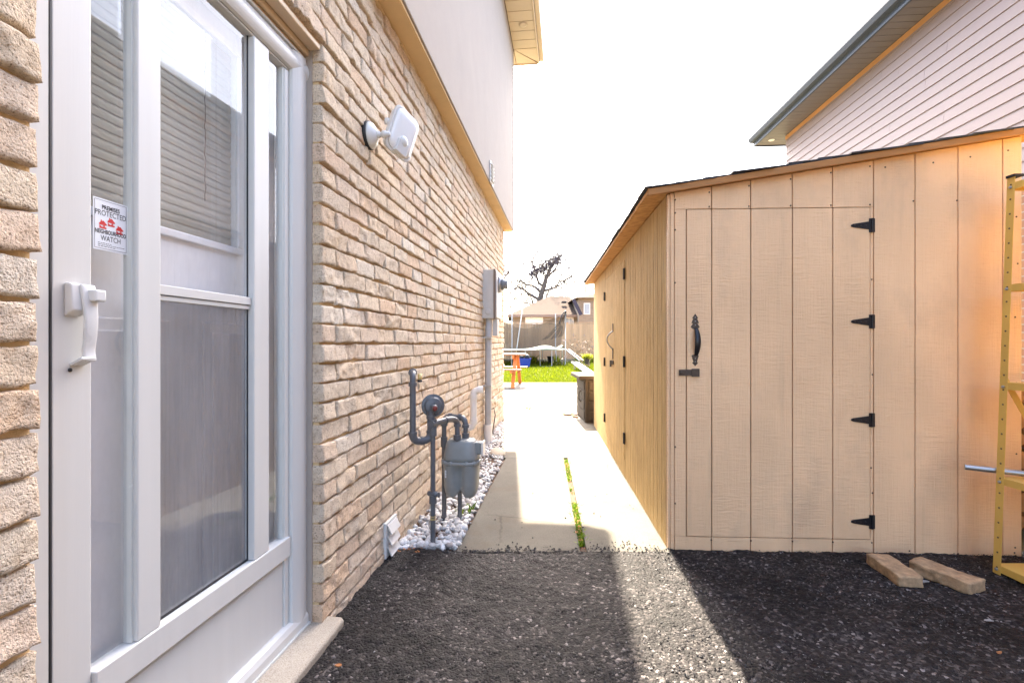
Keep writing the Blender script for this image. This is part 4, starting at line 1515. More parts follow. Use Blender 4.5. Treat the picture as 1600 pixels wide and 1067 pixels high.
# ------------------------------------------------------------------ the shed
U1 = su(1597)
V1 = sv(928)
shed_root = thing('garden_shed', 'tan wooden shed with sloping shingled roof and black strap hinges', 'shed', shed(0, 0, 0))
ZL, ZR = 1.893, 2.165


def ztop(u):
    return ZL + (ZR - ZL) * u / U1


GAP = 0.0022
du0, du1, dz0, dz1 = su(1073), su(1359), 0.078, 1.806
gro = [su(x) for x in (1112, 1173, 1238, 1301, 1365, 1430, 1497, 1567)]


def board(mb, u0, u1, z0, z1, v0=-0.0, v1=0.016, top=None, m=0):
    """front board between u0 and u1; top edge follows the roof when top is None"""
    a, b = (z1, z1) if z1 is not None else (ztop(u0), ztop(u1))
    vs = []
    for v in (v0, v1):
        vs += [(u0, v, z0), (u1, v, z0), (u1, v, b), (u0, v, a)]
    mb.add(vs, [(0, 1, 2, 3), (7, 6, 5, 4), (0, 4, 5, 1), (1, 5, 6, 2), (2, 6, 7, 3), (3, 7, 4, 0)], m)


def skin(name, pieces, m, parent=shed_root, bevel=0.0025):
    g = MB()
    for a in pieces:
        board(g, *a)
    return g


g = MB()
ed_ = [0.035] + gro + [U1]
Z0 = -0.01
for i in range(len(ed_) - 1):
    a, b = ed_[i] + GAP, ed_[i + 1] - GAP
    if b <= du1 + 0.03 and i < 5:
        # header board above the door and a kick strip below it
        aa, bb = a, b
        board(g, aa, bb, dz1 + 0.004, None)
        board(g, aa, bb, Z0, dz0 - 0.004)
        if i == 0:
            board(g, a, du0 - 0.004, dz0 - 0.003, dz1 + 0.003)
        if i == 4:
            board(g, du1 + 0.003, b, dz0 - 0.003, dz1 + 0.003)
    else:
        board(g, a, b, Z0, None)
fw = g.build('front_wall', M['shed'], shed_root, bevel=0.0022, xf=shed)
g = MB()
board(g, 0.0, U1, Z0, None, 0.0095, 0.03)
g.build('backing_sheet', M['groove'], shed_root, xf=shed)
g = MB()
# nail heads
nn = [(su(1055), z) for z in (1.86, 1.79, 1.70, 1.42, 0.55, 0.25)]
for i, gpx in enumerate((1110, 1172, 1237, 1300, 1361)):
    u = su(gpx)
    nn += [(u - .006, dz1 + 0.015), (u - .006, ztop(u) - 0.03), (u + 0.004, 0.06)]
for px, py in ((1383, 263), (1458, 257), (1427, 316), (1495, 316), (1516, 249), (1575, 240), (1586, 283), (1588, 342), (1590, 414), (1586, 496), (1588, 597), (1588, 706), (1586, 850), (1585, 858), (1497, 861), (1537, 862), (1421, 858), (1362, 437), (1363, 585), (1363, 769), (1361, 730)):
    nn.append((su(px), EYE + (CY - py) / 755 * 2.53))
for u, z in nn:
    g.lathe([(0.004, 0.002), (0.0045, -0.0015), (0.0, -0.0018)], (u, 0, z), (0, 1, 0), 8)
g.build('nail_heads', M['nail'], shed_root, xf=shed, fix=False)

# front door
g = MB()
eds = [du0] + [x for x in gro if du0 < x < du1] + [du1]
for i in range(len(eds) - 1):
    board(g, eds[i] + (GAP if i else 0), eds[i + 1] - (GAP if i < len(eds) - 2 else 0), dz0, dz1, -0.002, 0.0090)
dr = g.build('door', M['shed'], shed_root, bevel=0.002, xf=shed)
# strap hinges
for zc in (1.712, 1.212, 0.700, 0.170):
    g = MB()
    uu = su(1362)
    g.box((uu - 0.016, -0.0085, zc - 0.036), (uu + 0.012, -0.0022, zc + 0.036))
    g.tube([(uu - 0.003, -0.010, zc - 0.036), (uu - 0.003, -0.010, zc + 0.036)], 0.005, 10)
    g.prism([(uu - 0.0165, -0.0065, zc - 0.021), (uu - 0.0165, -0.0065, zc + 0.021), (su(1329) + 0.01, -0.0065, zc + 0.009), (su(1329), -0.0065, zc + 0.004), (su(1329), -0.0065, zc - 0.004), (su(1329) + 0.01, -0.0065, zc - 0.009)], (0, 0.0040, 0))
    for du_ in (-0.035, -0.06, -0.09):
        g.lathe([(0.004, 0), (0.004, -0.003), (0, -0.004)], (uu + du_, -0.006, zc), (0, 1, 0), 8)
    g.build('hinge', M['iron'], dr, bevel=0.001, xf=shed)
# spear ended pull handle
uh = su(1086)
zz = lambda py: EYE + (CY - py) / 755 * 2.563
g = MB()
k = 0.0034
for (za, zb2, sgn) in ((zz(490), zz(514), 1), (zz(572), zz(554), -1)):
    t = zz(490) - zz(514) if sgn > 0 else zz(554) - zz(572)
    tip = za
    base = zb2
    def q(u, f):
        return (uh + u, -0.0035, tip + (base - tip) * f)
    if sgn > 0:
        poly = [q(0, 0), q(0.016, .30), q(0.010, .32), q(0.020, .62), q(0.012, .64), q(0.024, .88), q(0.012, 1.0), q(-0.012, 1.0), q(-0.024, .88), q(-0.012, .64), q(-0.020, .62), q(-0.010, .32), q(-0.016, .30)]
    else:
        poly = [q(0, 0), q(0.016, .30), q(0.009, .36), q(0.019, .92), q(0.010, 1.0), q(-0.010, 1.0), q(-0.019, .92), q(-0.009, .36), q(-0.016, .30)]
    g.prism(poly, (0, 0.003, 0), 0)
gr = []
n = 17
for i in range(n):
    t = i / (n - 1)
    z_ = zz(512) + (zz(556) - zz(512)) * t
    out = -0.004 - 0.036 * math.sin(math.pi * t) ** 0.75
    w_ = 0.010 + 0.006 * math.sin(math.pi * t)
    gr.append([(uh - w_ + 0.004, out + 0.003, z_), (uh - w_ * .5 + 0.004, out - 0.002, z_), (uh + w_ * .5 + 0.004, out - 0.002, z_), (uh + w_ + 0.004, out + 0.003, z_)])
g.loft(gr, 1)
g.build('handle', [M['rust'], M['iron']], dr, xf=shed, bevel=0.0008)
g = MB()
for f_ in (496, 502, 508, 560, 565):
    g.lathe([(0.0028, 0), (0.0028, -0.0045)], (uh, -0.0005, zz(f_)), (0, 1, 0), 8)
g.build('handle_screws', M['steel'], dr, xf=shed)
# hasp
g = MB()
hz_ = zz(582)
g.box((su(1060), -0.010, hz_ - 0.016), (su(1084), -0.0065, hz_ + 0.016))
g.box((su(1080), -0.013, hz_ - 0.021), (su(1092), -0.0025, hz_ + 0.021))
g.lathe([(0.008, 0), (0.008, -0.008), (0, -0.008)], (su(1064), -0.0095, hz_), (0, 1, 0), 12)
g.build('hasp', M['rust'], dr, xf=shed, bevel=0.0015)

# left side wall: narrow weathered boards with a double door
sde = [sv(x) for x in (946, 957.6, 976.5)]
d0v, d1v, d2v = sde[2], sde[1], sde[0]       # near, split, far


def sboard(mb, v0, v1, z0, z1, off=0.0, th=0.016):
    mb.box((off, v0, z0), (off + th, v1, z1))


g = MB()
v = 0.03
lines = []
while v < V1 - 0.02:
    e = min(v + rng.uniform(0.088, 0.112), V1)
    if V1 - e < 0.05:
        e = V1
    lines.append((v, e))
    v = e
szt = ZL - 0.004
DZ0, DZ1 = 0.155, 1.775


def split_at(vv):
    for i, (a, b) in enumerate(lines):
        if a + 0.012 < vv < b - 0.012:
            lines[i:i + 1] = [(a, vv), (vv, b)]
            return
        if abs(vv - a) <= 0.012:
            lines[i] = (vv, b)
            if i:
                lines[i - 1] = (lines[i - 1][0], vv)
            return


for vv in (d0v, d1v, d2v):
    split_at(vv)
dn, df = MB(), MB()
for a, b in lines:
    m_ = (a + b) / 2
    if d0v < m_ < d2v:
        sboard(g, a + 0.003, b - 0.003, DZ1 + 0.004, szt)
        sboard(g, a + 0.003, b - 0.003, Z0, DZ0 - 0.004)
        tgt = dn if m_ < d1v else df
        o_ = -0.004 if m_ < d1v else -0.001
        sboard(tgt, a + 0.003, b - 0.003, DZ0, DZ1, o_)
    else:
        sboard(g, a + 0.003, b - 0.003, Z0, szt)
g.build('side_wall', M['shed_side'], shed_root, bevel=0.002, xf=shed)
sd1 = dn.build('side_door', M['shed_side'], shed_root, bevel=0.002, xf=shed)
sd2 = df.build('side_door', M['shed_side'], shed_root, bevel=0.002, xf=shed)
g = MB()
g.box((0.018, 0.032, Z0), (0.03, V1, szt))
g.build('backing_sheet', M['groove'], shed_root, xf=shed)
for dd, vv, zs in ((sd1, d0v - 0.01, (1.66, 0.95, 0.33)), (sd2, d2v + 0.01, (1.60, 0.90, 0.30))):
    for z_ in zs:
        g = MB()
        g.box((-0.012, vv - 0.022, z_ - 0.045), (-0.0045, vv + 0.022, z_ + 0.045))
        g.tube([(-0.013, vv, z_ - 0.045), (-0.013, vv, z_ + 0.045)], 0.006, 10)
        g.build('hinge', M['iron'], dd, xf=shed)
g = MB()
g.tube(arc((-0.006, d1v - 0.05, 1.215), (-0.12, d1v - 0.05, 1.14), (-0.006, d1v - 0.05, 1.04), 12), 0.006, 10)
g.box((-0.011, d1v - 0.062, 1.205), (-0.0045, d1v - 0.038, 1.285), 1)
g.box((-0.011, d1v - 0.062, 0.95), (-0.0045, d1v - 0.038, 1.05), 1)
g.build('handle', [M['steel'], M['rust']], sd1, xf=shed)
g = MB()
g.box((-0.016, d1v - 0.09, 0.90), (-0.0045, d1v + 0.05, 0.935))
g.box((-0.03, d1v - 0.03, 0.875), (-0.0165, d1v + 0.01, 0.935))
g.build('hasp', M['rust'], sd1, xf=shed)
# corner trim, other walls
g = MB()
board(g, 0.0, 0.012, Z0, ZL - 0.006, -0.003, 0.03)
board(g, 0.0145, 0.0335, Z0, ZL, -0.004, 0.009)
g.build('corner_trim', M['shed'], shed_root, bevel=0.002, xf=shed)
g = MB()
g.box((U1 - 0.03, 0.031, Z0), (U1 - 0.002, V1, ZR - 0.01))
g.add([(0.031, V1 - 0.02, Z0), (U1 - 0.031, V1 - 0.02, Z0), (U1 - 0.031, V1 - 0.02, ZR - .02), (0.031, V1 - 0.02, ZL - 0.02), (0.031, V1, Z0), (U1 - 0.031, V1, Z0), (U1 - 0.031, V1, ZR - .02), (0.031, V1, ZL - 0.02)],
      [(0, 1, 2, 3), (7, 6, 5, 4), (0, 4, 5, 1), (1, 5, 6, 2), (2, 6, 7, 3), (3, 7, 4, 0)])
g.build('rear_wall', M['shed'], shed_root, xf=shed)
# roof: plywood deck with a front edge board and ragged shingles
ra, rb = -0.115, U1 + 0.14
rv0, rv1 = -0.040, V1 + 0.12


def rz_(u):
    return ztop(u) + 0.004


g = MB()
t_ = 0.018
vs = [(ra, rv0, rz_(ra)), (rb, rv0, rz_(rb)), (rb, rv1, rz_(rb)), (ra, rv1, rz_(ra))]
g.add(vs + [(x, y, z + t_) for x, y, z in vs], [(0, 1, 2, 3), (7, 6, 5, 4), (0, 4, 5, 1), (1, 5, 6, 2), (2, 6, 7, 3), (3, 7, 4, 0)])
g.build('roof_deck', M['osb'], shed_root, xf=shed)
g = MB()
vs = [(ra, rv0 - 0.020, rz_(ra) - 0.012), (rb, rv0 - 0.020, rz_(rb) - 0.012), (rb, rv0 - 0.0005, rz_(rb) - 0.012), (ra, rv0 - 0.0005, rz_(ra) - 0.012)]
g.add(vs + [(x, y, z + 0.034) for x, y, z in vs], [(0, 1, 2, 3), (7, 6, 5, 4), (0, 4, 5, 1), (1, 5, 6, 2), (2, 6, 7, 3), (3, 7, 4, 0)])
g.build('fascia_board', M['roof_edge'], shed_root, bevel=0.002, xf=shed)
g = MB()
# courses of shingles running up the slope; their front ends are ragged
nc = 14
for k in range(nc):
    u0_ = ra - 0.012 + (rb - ra) * k / nc
    u1_ = ra - 0.012 + (rb - ra) * (k + 1.45) / nc
    u1_ = min(u1_, rb + 0.005)
    vv = rv0 - 0.028
    first = True
    while vv < rv1 + 0.02:
        w_ = rng.uniform(0.2, 0.34)
        ve = min(vv + w_, rv1 + 0.02)
        za, zb2 = rz_(u0_) + t_ + 0.009 + rng.uniform(0, 0.004), rz_(u1_) + t_ + 0.003
        sag = rng.uniform(-0.004, 0.006) if first else 0
        v0q = vv + 0.002 + (rng.uniform(-0.012, 0.012) if first else 0)
        ju = rng.uniform(-0.006, 0.006)
        a = [(u0_ + ju, v0q, za - sag), (u0_ + ju, ve, za), (u1_, ve, zb2), (u1_, v0q, zb2 - sag * .5)]
        g.add(a + [(x, y, z + 0.007) for x, y, z in a], [(3, 2, 1, 0), (4, 5, 6, 7), (0, 1, 5, 4), (1, 2, 6, 5), (2, 3, 7, 6), (3, 0, 4, 7)])
        vv = ve
        first = False
g.build('shingles', M['shingle'], shed_root, xf=shed)
# post under the far eave
g = MB()
fp = shed(-0.09, V1 + 0.09, 0)
g.tube([(-0.10, V1 + 0.11, ZL - 0.03), (-0.10, V1 + 0.11, ZL - 0.15)], 0.008, 8)
g.build('drip_rod', M['iron'], shed_root, xf=shed)

# ------------------------------------------------------------------ deck box past the shed
bx0 = at(915.5, 662, 6.62)
box = thing('deck_box', 'taupe plastic deck storage box just past the shed', 'storage box', (bx0.x + 0.3, 6.6, 0.01))
g = MB()
BXa, BXb, BYa, BYb = 1.00, 1.62, 6.60, 7.42
g.box((BXa, BYa, 0.01), (BXb, BYb, 0.60))
for k in range(4):
    g.box((BXa - 0.012, BYa + 0.05, 0.05 + k * 0.135), (BXa - 0.001, BYb - 0.05, 0.165 + k * 0.135))
    g.box((BXa + 0.05, BYa - 0.012, 0.05 + k * 0.135), (BXb - 0.05, BYa - 0.001, 0.165 + k * 0.135))
g.build('body', M['deck_box'], box, bevel=0.008)
g = MB()
g.box((BXa - 0.09, BYa - 0.05, 0.602), (BXb + 0.05, BYb + 0.05, 0.655))
g.build('lid', M['deck_box'], box, bevel=0.012)
g = MB()
g.tube([(BXa - 0.013, 6.9, 0.42), (BXa - 0.04, 6.9, 0.40), (BXa - 0.045, 6.9, 0.30), (BXa - 0.013, 6.9, 0.27)], 0.008, 8)
g.build('handle', M['deck_box'], box)
g = MB()
g.tube([(0.78, 7.32, 0.022), (0.86, 7.22, 0.026), (0.90, 7.28, 0.03), (0.97, 7.20, 0.03)], 0.012, 8)
g.tube([(0.90, 7.12, 0.022), (0.955, 7.02, 0.025)], 0.012, 8)
tag(g.build('fallen_stick', M['wood']), 'forked dry stick lying on the patio by the storage box', 'stick')

# ------------------------------------------------------------------ yellow shelf unit at the right edge
sh = thing('shelf_unit', 'yellow slotted-angle metal shelf unit standing by the shed', 'shelving', (2.30, 2.31, 0.006))
xb, xt, yb_ = 2.295, 2.385, 2.305
WX, DYs = 0.86, 0.42


def post(x0_, y0_, sx_=1, sy_=-1):
    g = MB()
    for (a, b) in (((0, 0), (0.034 * sx_, 0)), ((0, 0), (0, 0.034 * sy_))):
        d = Vector((b[0], b[1], 0))
        n_ = Vector((-d.y, d.x, 0)).normalized() * 0.0022
        P0, P1 = Vector((x0_, y0_, 0.006)), Vector((x0_ + (xt - xb), y0_ + 0.02, 1.89))
        q = [P0 + n_ * .0, P0 + d, P0 + d + n_, P0 + n_]
        q2 = [P1 + n_ * .0, P1 + d, P1 + d + n_, P1 + n_]
        g.loft([q, q2], smooth=False)
    for k in range(27):
        t = (k + 0.5) / 27
        c_ = Vector((x0_, y0_, 0.006)).lerp(Vector((x0_ + (xt - xb), y0_ + 0.02, 1.89)), t)
        g.lathe([(0.0042, 0.0008), (0.0042, -0.0008)], c_ + Vector((0.017 * sx_, -0.0012, 0)), (0, 1, 0), 8, 1)
        g.lathe([(0.0042, 0.0032), (0.0042, -0.0014)], c_ + Vector((-0.0003, 0.017 * sy_, 0)), (1, 0, 0), 8, 1)
    return g.build('post', [M['yellow'], M['groove']], sh)


post(xb, yb_)
post(xb, yb_ - DYs, 1, 1)
post(xb + WX, yb_, -1, -1)
post(xb + WX, yb_ - DYs, -1, 1)
for z_ in (0.02, 0.43, 0.88, 1.345, 1.83):
    ox = (xt - xb) * z_ / 1.89
    oy = 0.02 * z_ / 1.89
    g = MB()
    x0_, x1_, y0_, y1_ = xb + ox + 0.003, xb + WX + ox - 0.003, yb_ - DYs + oy + 0.003, yb_ + oy - 0.003
    g.box((x0_, y0_, z_ + 0.030), (x1_, y1_, z_ + 0.033))
    for a, b in (((x0_, y1_ - 0.003, z_), (x1_, y1_, z_ + 0.0295)), ((x0_, y0_, z_), (x1_, y0_ + 0.003, z_ + 0.0295)), ((x0_, y0_ + .0035, z_), (x0_ + 0.003, y1_ - .0035, z_ + 0.0295)), ((x1_ - 0.003, y0_ + .0035, z_), (x1_, y1_ - .0035, z_ + 0.0295))):
        g.box(a, b)
    g.build('shelf', M['yellow'], sh)
    for yy in (yb_ + oy - 0.017,):
        g = MB()
        g.lathe([(0.007, 0), (0.007, -0.005), (0.003, -0.006)], (x0_ - 0.004, yy, z_ + 0.012), (1, 0, 0), 8)
        g.lathe([(0.007, 0), (0.007, -0.005), (0.003, -0.006)], (x0_ + 0.016, yy + 0.011, z_ + 0.012), (0, 1, 0), 8)
        g.build('bolt', M['steel'], sh)
g = MB()
g.box((xt - 0.006, yb_ - 0.018, 1.8905), (xt + 0.040, yb_ + 0.024, 1.902))
g.build('post_cap', M['dark'], sh)
g = MB()
g.bar((xb + 0.05, yb_ + 0.006, 0.95), (xb + 0.05 + 0.50, yb_ + 0.002, 0.06), 0.003, 0.028, (1, 0, 1))
g.build('brace', M['yellow'], sh)
g = MB()
g.tube([(2.245, 2.395, 0.487), (2.90, 1.93, 0.483)], 0.0135, 16)
tag(g.build('metal_pole', M['steel']), 'bare grey metal pole resting on the yellow shelf', 'pole')
# firewood behind the shelf, between shed and fence line
lg = thing('log_pile', 'split firewood stacked beside the shed behind the yellow shelf', 'firewood', (3.05, 2.9, 0))
for row_ in range(7):
    for k in range(4):
        g = MB()
        c_ = (2.86 + 0.13 * k + 0.06 * (row_ % 2), 2.75, 0.07 + 0.12 * row_)
        n_ = 7
        ang = rng.random() * 6
        poly = [(c_[0] + 0.062 * rng.uniform(.8, 1.1) * math.cos(ang + 6.28 * j / n_), c_[1], c_[2] + 0.058 * rng.uniform(.8, 1.1) * math.sin(ang + 6.28 * j / n_)) for j in range(n_)]
        g.prism(poly, (0, 0.4, 0))
        g.build('log', M['wood'], lg)
g = MB()
g.lathe([(0.085, 0), (0.10, 0.20), (0.105, 0.21), (0.098, 0.21)], (2.90, 2.9, 0.915), (0, 0, 1), 24)
o = g.build('white_bucket', M['paint_white'])
tag(o, 'white pail standing on top of the firewood by the shed', 'bucket')

# ------------------------------------------------------------------ two old paver blocks
def paver(x, y, rot, size, label, tilt=0.0, seed=0):
    bm = bmesh.new()
    bmesh.ops.create_cube(bm, size=1)
    bmesh.ops.subdivide_edges(bm, edges=bm.edges[:], cuts=11, use_grid_fill=True)
    me = bpy.data.meshes.new('paver_block')
    V = np.array([v.co[:] for v in bm.verts])
    # round the edges
    Q = V * 2
    p_ = 18
    nrm = (np.abs(Q) ** p_).sum(1) ** (1 / p_)
    Q = Q / nrm[:, None]
    V = Q * 0.5 * size
    V += (np.stack([fbm(V * 24 + 3 * k + seed, 40 + k, 4) for k in range(3)], 1) - 0.5) * (0.012 if seed < 5 else 0.024)
    for v, c_ in zip(bm.verts, V):
        v.co = c_
    for f in bm.faces:
        f.smooth = True
    bm.to_mesh(me)
    bm.free()
    me.materials.append(M['paver'])
    o = bpy.data.objects.new('paver_block', me)
    C.objects.link(o)
    o.location = (x, y, size[2] / 2 + 0.010)
    o.rotation_euler = (tilt, 0, rot)
    return tag(o, label, 'paver', 'old paver blocks on the asphalt')


paver(1.795, 2.275, R(84), np.array([0.245, 0.105, 0.050]), 'smoother paver block lying end-on nearer the shed door', seed=1)
paver(1.985, 2.215, R(-70), np.array([0.245, 0.112, 0.054]), 'rough crumbling paver block lying nearer the yellow shelf', seed=8)


def chip(px, py, r, m, name, label, cat):
    Y = 830.5 / (py - CY)
    p_ = at(px, py, Y)
    g = MB()
    pts = [(p_.x + r * rng.uniform(.6, 1.2) * math.cos(t), p_.y + 0.55 * r * rng.uniform(.6, 1.2) * math.sin(t), 0.020 + rng.uniform(0, 0.004)) for t in np.linspace(0, 6.28, 9)[:-1]]
    g.prism(pts, (0, 0, 0.003))
    return tag(g.build(name, M[m]), label, cat)


chip(1446, 916, 0.022, 'whitewood', 'paper_scrap', 'white scrap beside the two paver blocks', 'scrap')
chip(1545, 978, 0.017, 'whitewood', 'paper_scrap', 'white scrap alone on the asphalt below the shelf', 'scrap')
chip(529, 1050, 0.012, 'leaf_dry', 'dry_leaf', 'orange dry leaf on the asphalt by the door sill', 'leaf')
chip(1561, 1029, 0.010, 'leaf_dry', 'dry_leaf', 'reddish leaf on the asphalt at the lower right corner', 'leaf')

# ------------------------------------------------------------------ neighbour's house on the right
NT = math.atan(0.0675)
NY = 9.0
nx0 = (1229 - CX) / 755 * NY
NB = Matrix.Translation((nx0, NY, 0)) @ Matrix.Rotation(-NT, 4, 'Z')      # local x into the house, y along, 0 at far corner
nz = EYE + (CY - 213) / 755 * NY
nb = thing('neighbour_house', 'pale clapboard house with dark gutter rising behind the shed', 'house', (0, 0, 0), frame=NB)
g = MB()
SPL = 2.55
ex = 0.128
z = SPL
while z < nz:
    zt = min(z + ex, nz - 0.002)
    y = 0.0
    k = 0
    while y > -16:
        ln = rng.uniform(2.2, 3.7)
        ye = max(y - ln, -16)
        tn = float(rng.uniform(0.2, 0.8))
        vs = [(-0.019, y, z), (-0.019, ye + 0.003, z), (-0.006, ye + 0.003, zt + 0.010), (-0.006, y, zt + 0.010), (0.0, y, z), (0.0, ye + 0.003, z), (0.0, ye + 0.003, zt + 0.010), (0.0, y, zt + 0.010)]
        g.add(vs, [(0, 1, 2, 3), (7, 6, 5, 4), (0, 4, 5, 1), (1, 5, 6, 2), (2, 6, 7, 3), (3, 7, 4, 0)], 0, False, tn)
        y = ye
    z += ex
g.build('clapboard_wall', M['clap'], nb)
g = MB()
g.box((0.002, -16, SPL - 0.01), (8.0, -0.002, nz + 0.02))
g.build('upper_wall', M['clap'], nb)
g = MB()
g.box((-0.03, -16.0, -0.05), (8.0, -0.003, SPL - 0.012))
g.build('brick_wall', M['nbrick'], nb)
g = MB()
g.box((-0.022, -16, nz - 0.075), (-0.0195, -0.002, nz - 0.003))
g.build('eave_glow_strip', M['eave_glow'], nb)
OV = 0.42
g = MB()
g.box((-OV, -16.4, nz + 0.020), (8.4, OV, nz + 0.028), 1)
y = OV - 0.02
while y > -16.3:
    ye = y - 0.118
    if y > 0:
        g.box((-OV + 0.03, ye, nz), (8.4, y, nz + 0.018))
    else:
        g.box((-OV + 0.03, ye, nz), (-0.023, y, nz + 0.018))
    y -= 0.125
g.build('soffit', [M['soffit_grey'], M['dark']], nb)
g = MB()
lx = NB.inverted() @ at(1209, 223, NY + 0.15)
g.lathe([(0.055, 0.001), (0.055, -0.006), (0.045, -0.008), (0, -0.008)], (-0.20, 0.16, nz), (0, 0, 1), 20)
g.build('downlight', M['paint_white'], nb)
g = MB()
prof = [(-OV + 0.028, nz - 0.02), (-OV, nz - 0.02), (-OV, nz + 0.05), (-OV - 0.07, nz + 0.055), (-OV - 0.10, nz + 0.11), (-OV - 0.10, nz + 0.145), (-OV + 0.028, nz + 0.145)]
g.prism([(x, OV + 0.02, z) for x, z in prof], (0, -16.8, 0))
g.box((-OV + 0.03, OV - 0.01, nz - 0.02), (8.4, OV + 0.02, nz + 0.14))
g.build('gutter', M['gutter_grey'], nb, bevel=0.004)
g = MB()
rz2 = nz + 0.135
g.add([(-OV - 0.05, OV, rz2), (8.4, OV, rz2), (8.4, -16.4, rz2), (-OV - 0.05, -16.4, rz2), (4, -4, rz2 + 1.9), (4, -12, rz2 + 1.9)], [(0, 4, 1), (1, 4, 5, 2), (2, 5, 3), (3, 5, 4, 0), (0, 1, 2, 3)])
g.build('roof', M['blue_roof'], nb)

# ------------------------------------------------------------------ the back yard
g = MB()
pts = []
n = 52000
xs_ = rng.uniform(-2.2, 6.0, n)
ys_ = L_Y + 0.02 + (24.6 - L_Y) * rng.random(n) ** 1.3
for x, y in zip(xs_, ys_):
    pts.append((x, y + 0.02 * math.sin(x * 9), lawn_z(y) - 0.03))
blades(g, pts, 0.10, 0.009, 0.5)
tag(g.build('grass', M['blade'], fix=False), 'bright green spring lawn behind the patio', 'grass', kind='stuff')
g = MB()
pts = []
for _ in range(2600):
    x = rng.uniform(-3, 6)
    y = rng.uniform(24.3, 25.4)
    if vnoise([[x * 1.3, 0, 0]], 31)[0] > 0.36:
        pts.append((x, y, lawn_z(y) - 0.03))
blades(g, pts, 0.30, 0.020, 0.55)
tag(g.build('undergrowth', M['leafy'], fix=False), 'yellow-green leafy border plants along the foot of the back fence', 'border plants', kind='stuff')
# fence
FY = 25.6
fn = thing('wooden_fence', 'weathered brown board fence closing the back yard', 'fence', (2, FY, lawn_z(FY)))
g = MB()
x = -12.0
while x < 18:
    w_ = 0.138
    h_ = 2.13 + rng.normal(0, 0.008)
    g.box((x, FY, 0.22), (x + w_, FY + 0.02, h_), 0, float(rng.random()))
    x += w_ + 0.006
g.build('board_panel', M['fence'], fn)
g = MB()
for z_ in (0.6, 1.8):
    g.box((-12, FY + 0.021, z_), (18, FY + 0.06, z_ + 0.09))
g.box((-12, FY - 0.03, 2.165), (18, FY + 0.07, 2.20))
g.build('rail', M['fence'], fn)
x = -11.5
while x < 18:
    g = MB()
    g.box((x, FY + 0.062, 0.2), (x + 0.09, FY + 0.15, 2.16))
    g.build('post', M['fence'], fn)
    x += 2.4
# trampoline
TC = Vector((at(818, 548, 24.0).x + 0.05, 23.4, 0))
TR = 1.95
tz_ = 0.80
tr = thing('trampoline', 'large backyard trampoline with sagging black safety net', 'trampoline', (TC.x, TC.y, lawn_z(TC.y)))
circ = lambda r, z, n=40: [(TC.x + r * math.cos(2 * math.pi * k / n), TC.y + r * math.sin(2 * math.pi * k / n), z) for k in range(n + 1)]
g = MB()
g.tube(circ(TR, tz_), 0.028, 8)
g.build('frame', M['steel'], tr)
g = MB()
g.add(circ(TR - 0.3, tz_)[:-1], [list(range(40))])
g.build('jumping_mat', M['dark'], tr)
g = MB()
n = 60
for k in range(n):
    a, b_ = 2 * math.pi * k / n, 2 * math.pi * (k + 1) / n
    hump = lambda t: 0.045 + 0.16 * max(0, math.sin(t * 2.5 + 1.1)) ** 3
    g.add([(TC.x + r * math.cos(t), TC.y + r * math.sin(t), tz_ + zz2) for (r, t, zz2) in ((TR - .32, a, 0.04), (TR - .1, a, hump(a)), (TR + .06, a, 0.0), (TR - .32, b_, 0.04), (TR - .1, b_, hump(b_)), (TR + .06, b_, 0.0))], [(0, 1, 4, 3), (1, 2, 5, 4)], 0, True)
g.build('spring_pad', M['pad'], tr)
angs = [R(a) for a in (-100, -62, -20, 25, 70, 115, 160, 205)]
for a in angs:
    c_, s_ = math.cos(a), math.sin(a)
    g = MB()
    p0_, p1_ = Vector((TC.x + TR * math.cos(a - .16), TC.y + TR * math.sin(a - .16), 0)), Vector((TC.x + TR * math.cos(a + .16), TC.y + TR * math.sin(a + .16), 0))
    zl = lawn_z(p0_.y)
    g.tube([p0_ + Vector((0, 0, tz_)), p0_ + Vector((0, 0, zl + 0.05)), p0_.lerp(p1_, .1) + Vector((0, 0, zl)), p0_.lerp(p1_, .9) + Vector((0, 0, zl)), p1_ + Vector((0, 0, zl + 0.05)), p1_ + Vector((0, 0, tz_))], 0.022, 8)
    g.build('leg', M['steel'], tr)
poles = []
for px, py, yy, hh in ((813, 480, 21.8, 0.9), (883.5, 487, 22.8, 0.9), (868, 492, 24.9, 0), (800, 490, 25.0, 0)):
    b_ = at(px if px != 813 else 806, 548, yy)
    tp = at(px + (0 if px != 813 else 4), py - 2, yy)
    poles.append(tp)
    g = MB()
    g.tube([(b_.x, yy, 0.55), (tp.x, yy, tp.z)], 0.022, 8)
    g.build('pole', M['paint_white'], tr)
# net: an octagonal curtain that sags between poles, gathered at the right pole
g = MB()
ring_t, ring_b = [], []
nA = 48
for k in range(nA + 1):
    t = 2 * math.pi * k / nA
    r = TR - 0.12
    z_t = 2.25 - 0.35 * abs(math.sin(2 * (t + 0.8))) + 0.05 * math.sin(7 * t)
    ring_t.append((TC.x + r * math.cos(t), TC.y + r * math.sin(t), z_t))
    ring_b.append((TC.x + (r - .1) * math.cos(t), TC.y + (r - .1) * math.sin(t), tz_ + 0.02))
for k in range(nA):
    g.add([ring_b[k], ring_b[k + 1], ring_t[k + 1], ring_t[k]], [(0, 1, 2, 3)], 0, True)
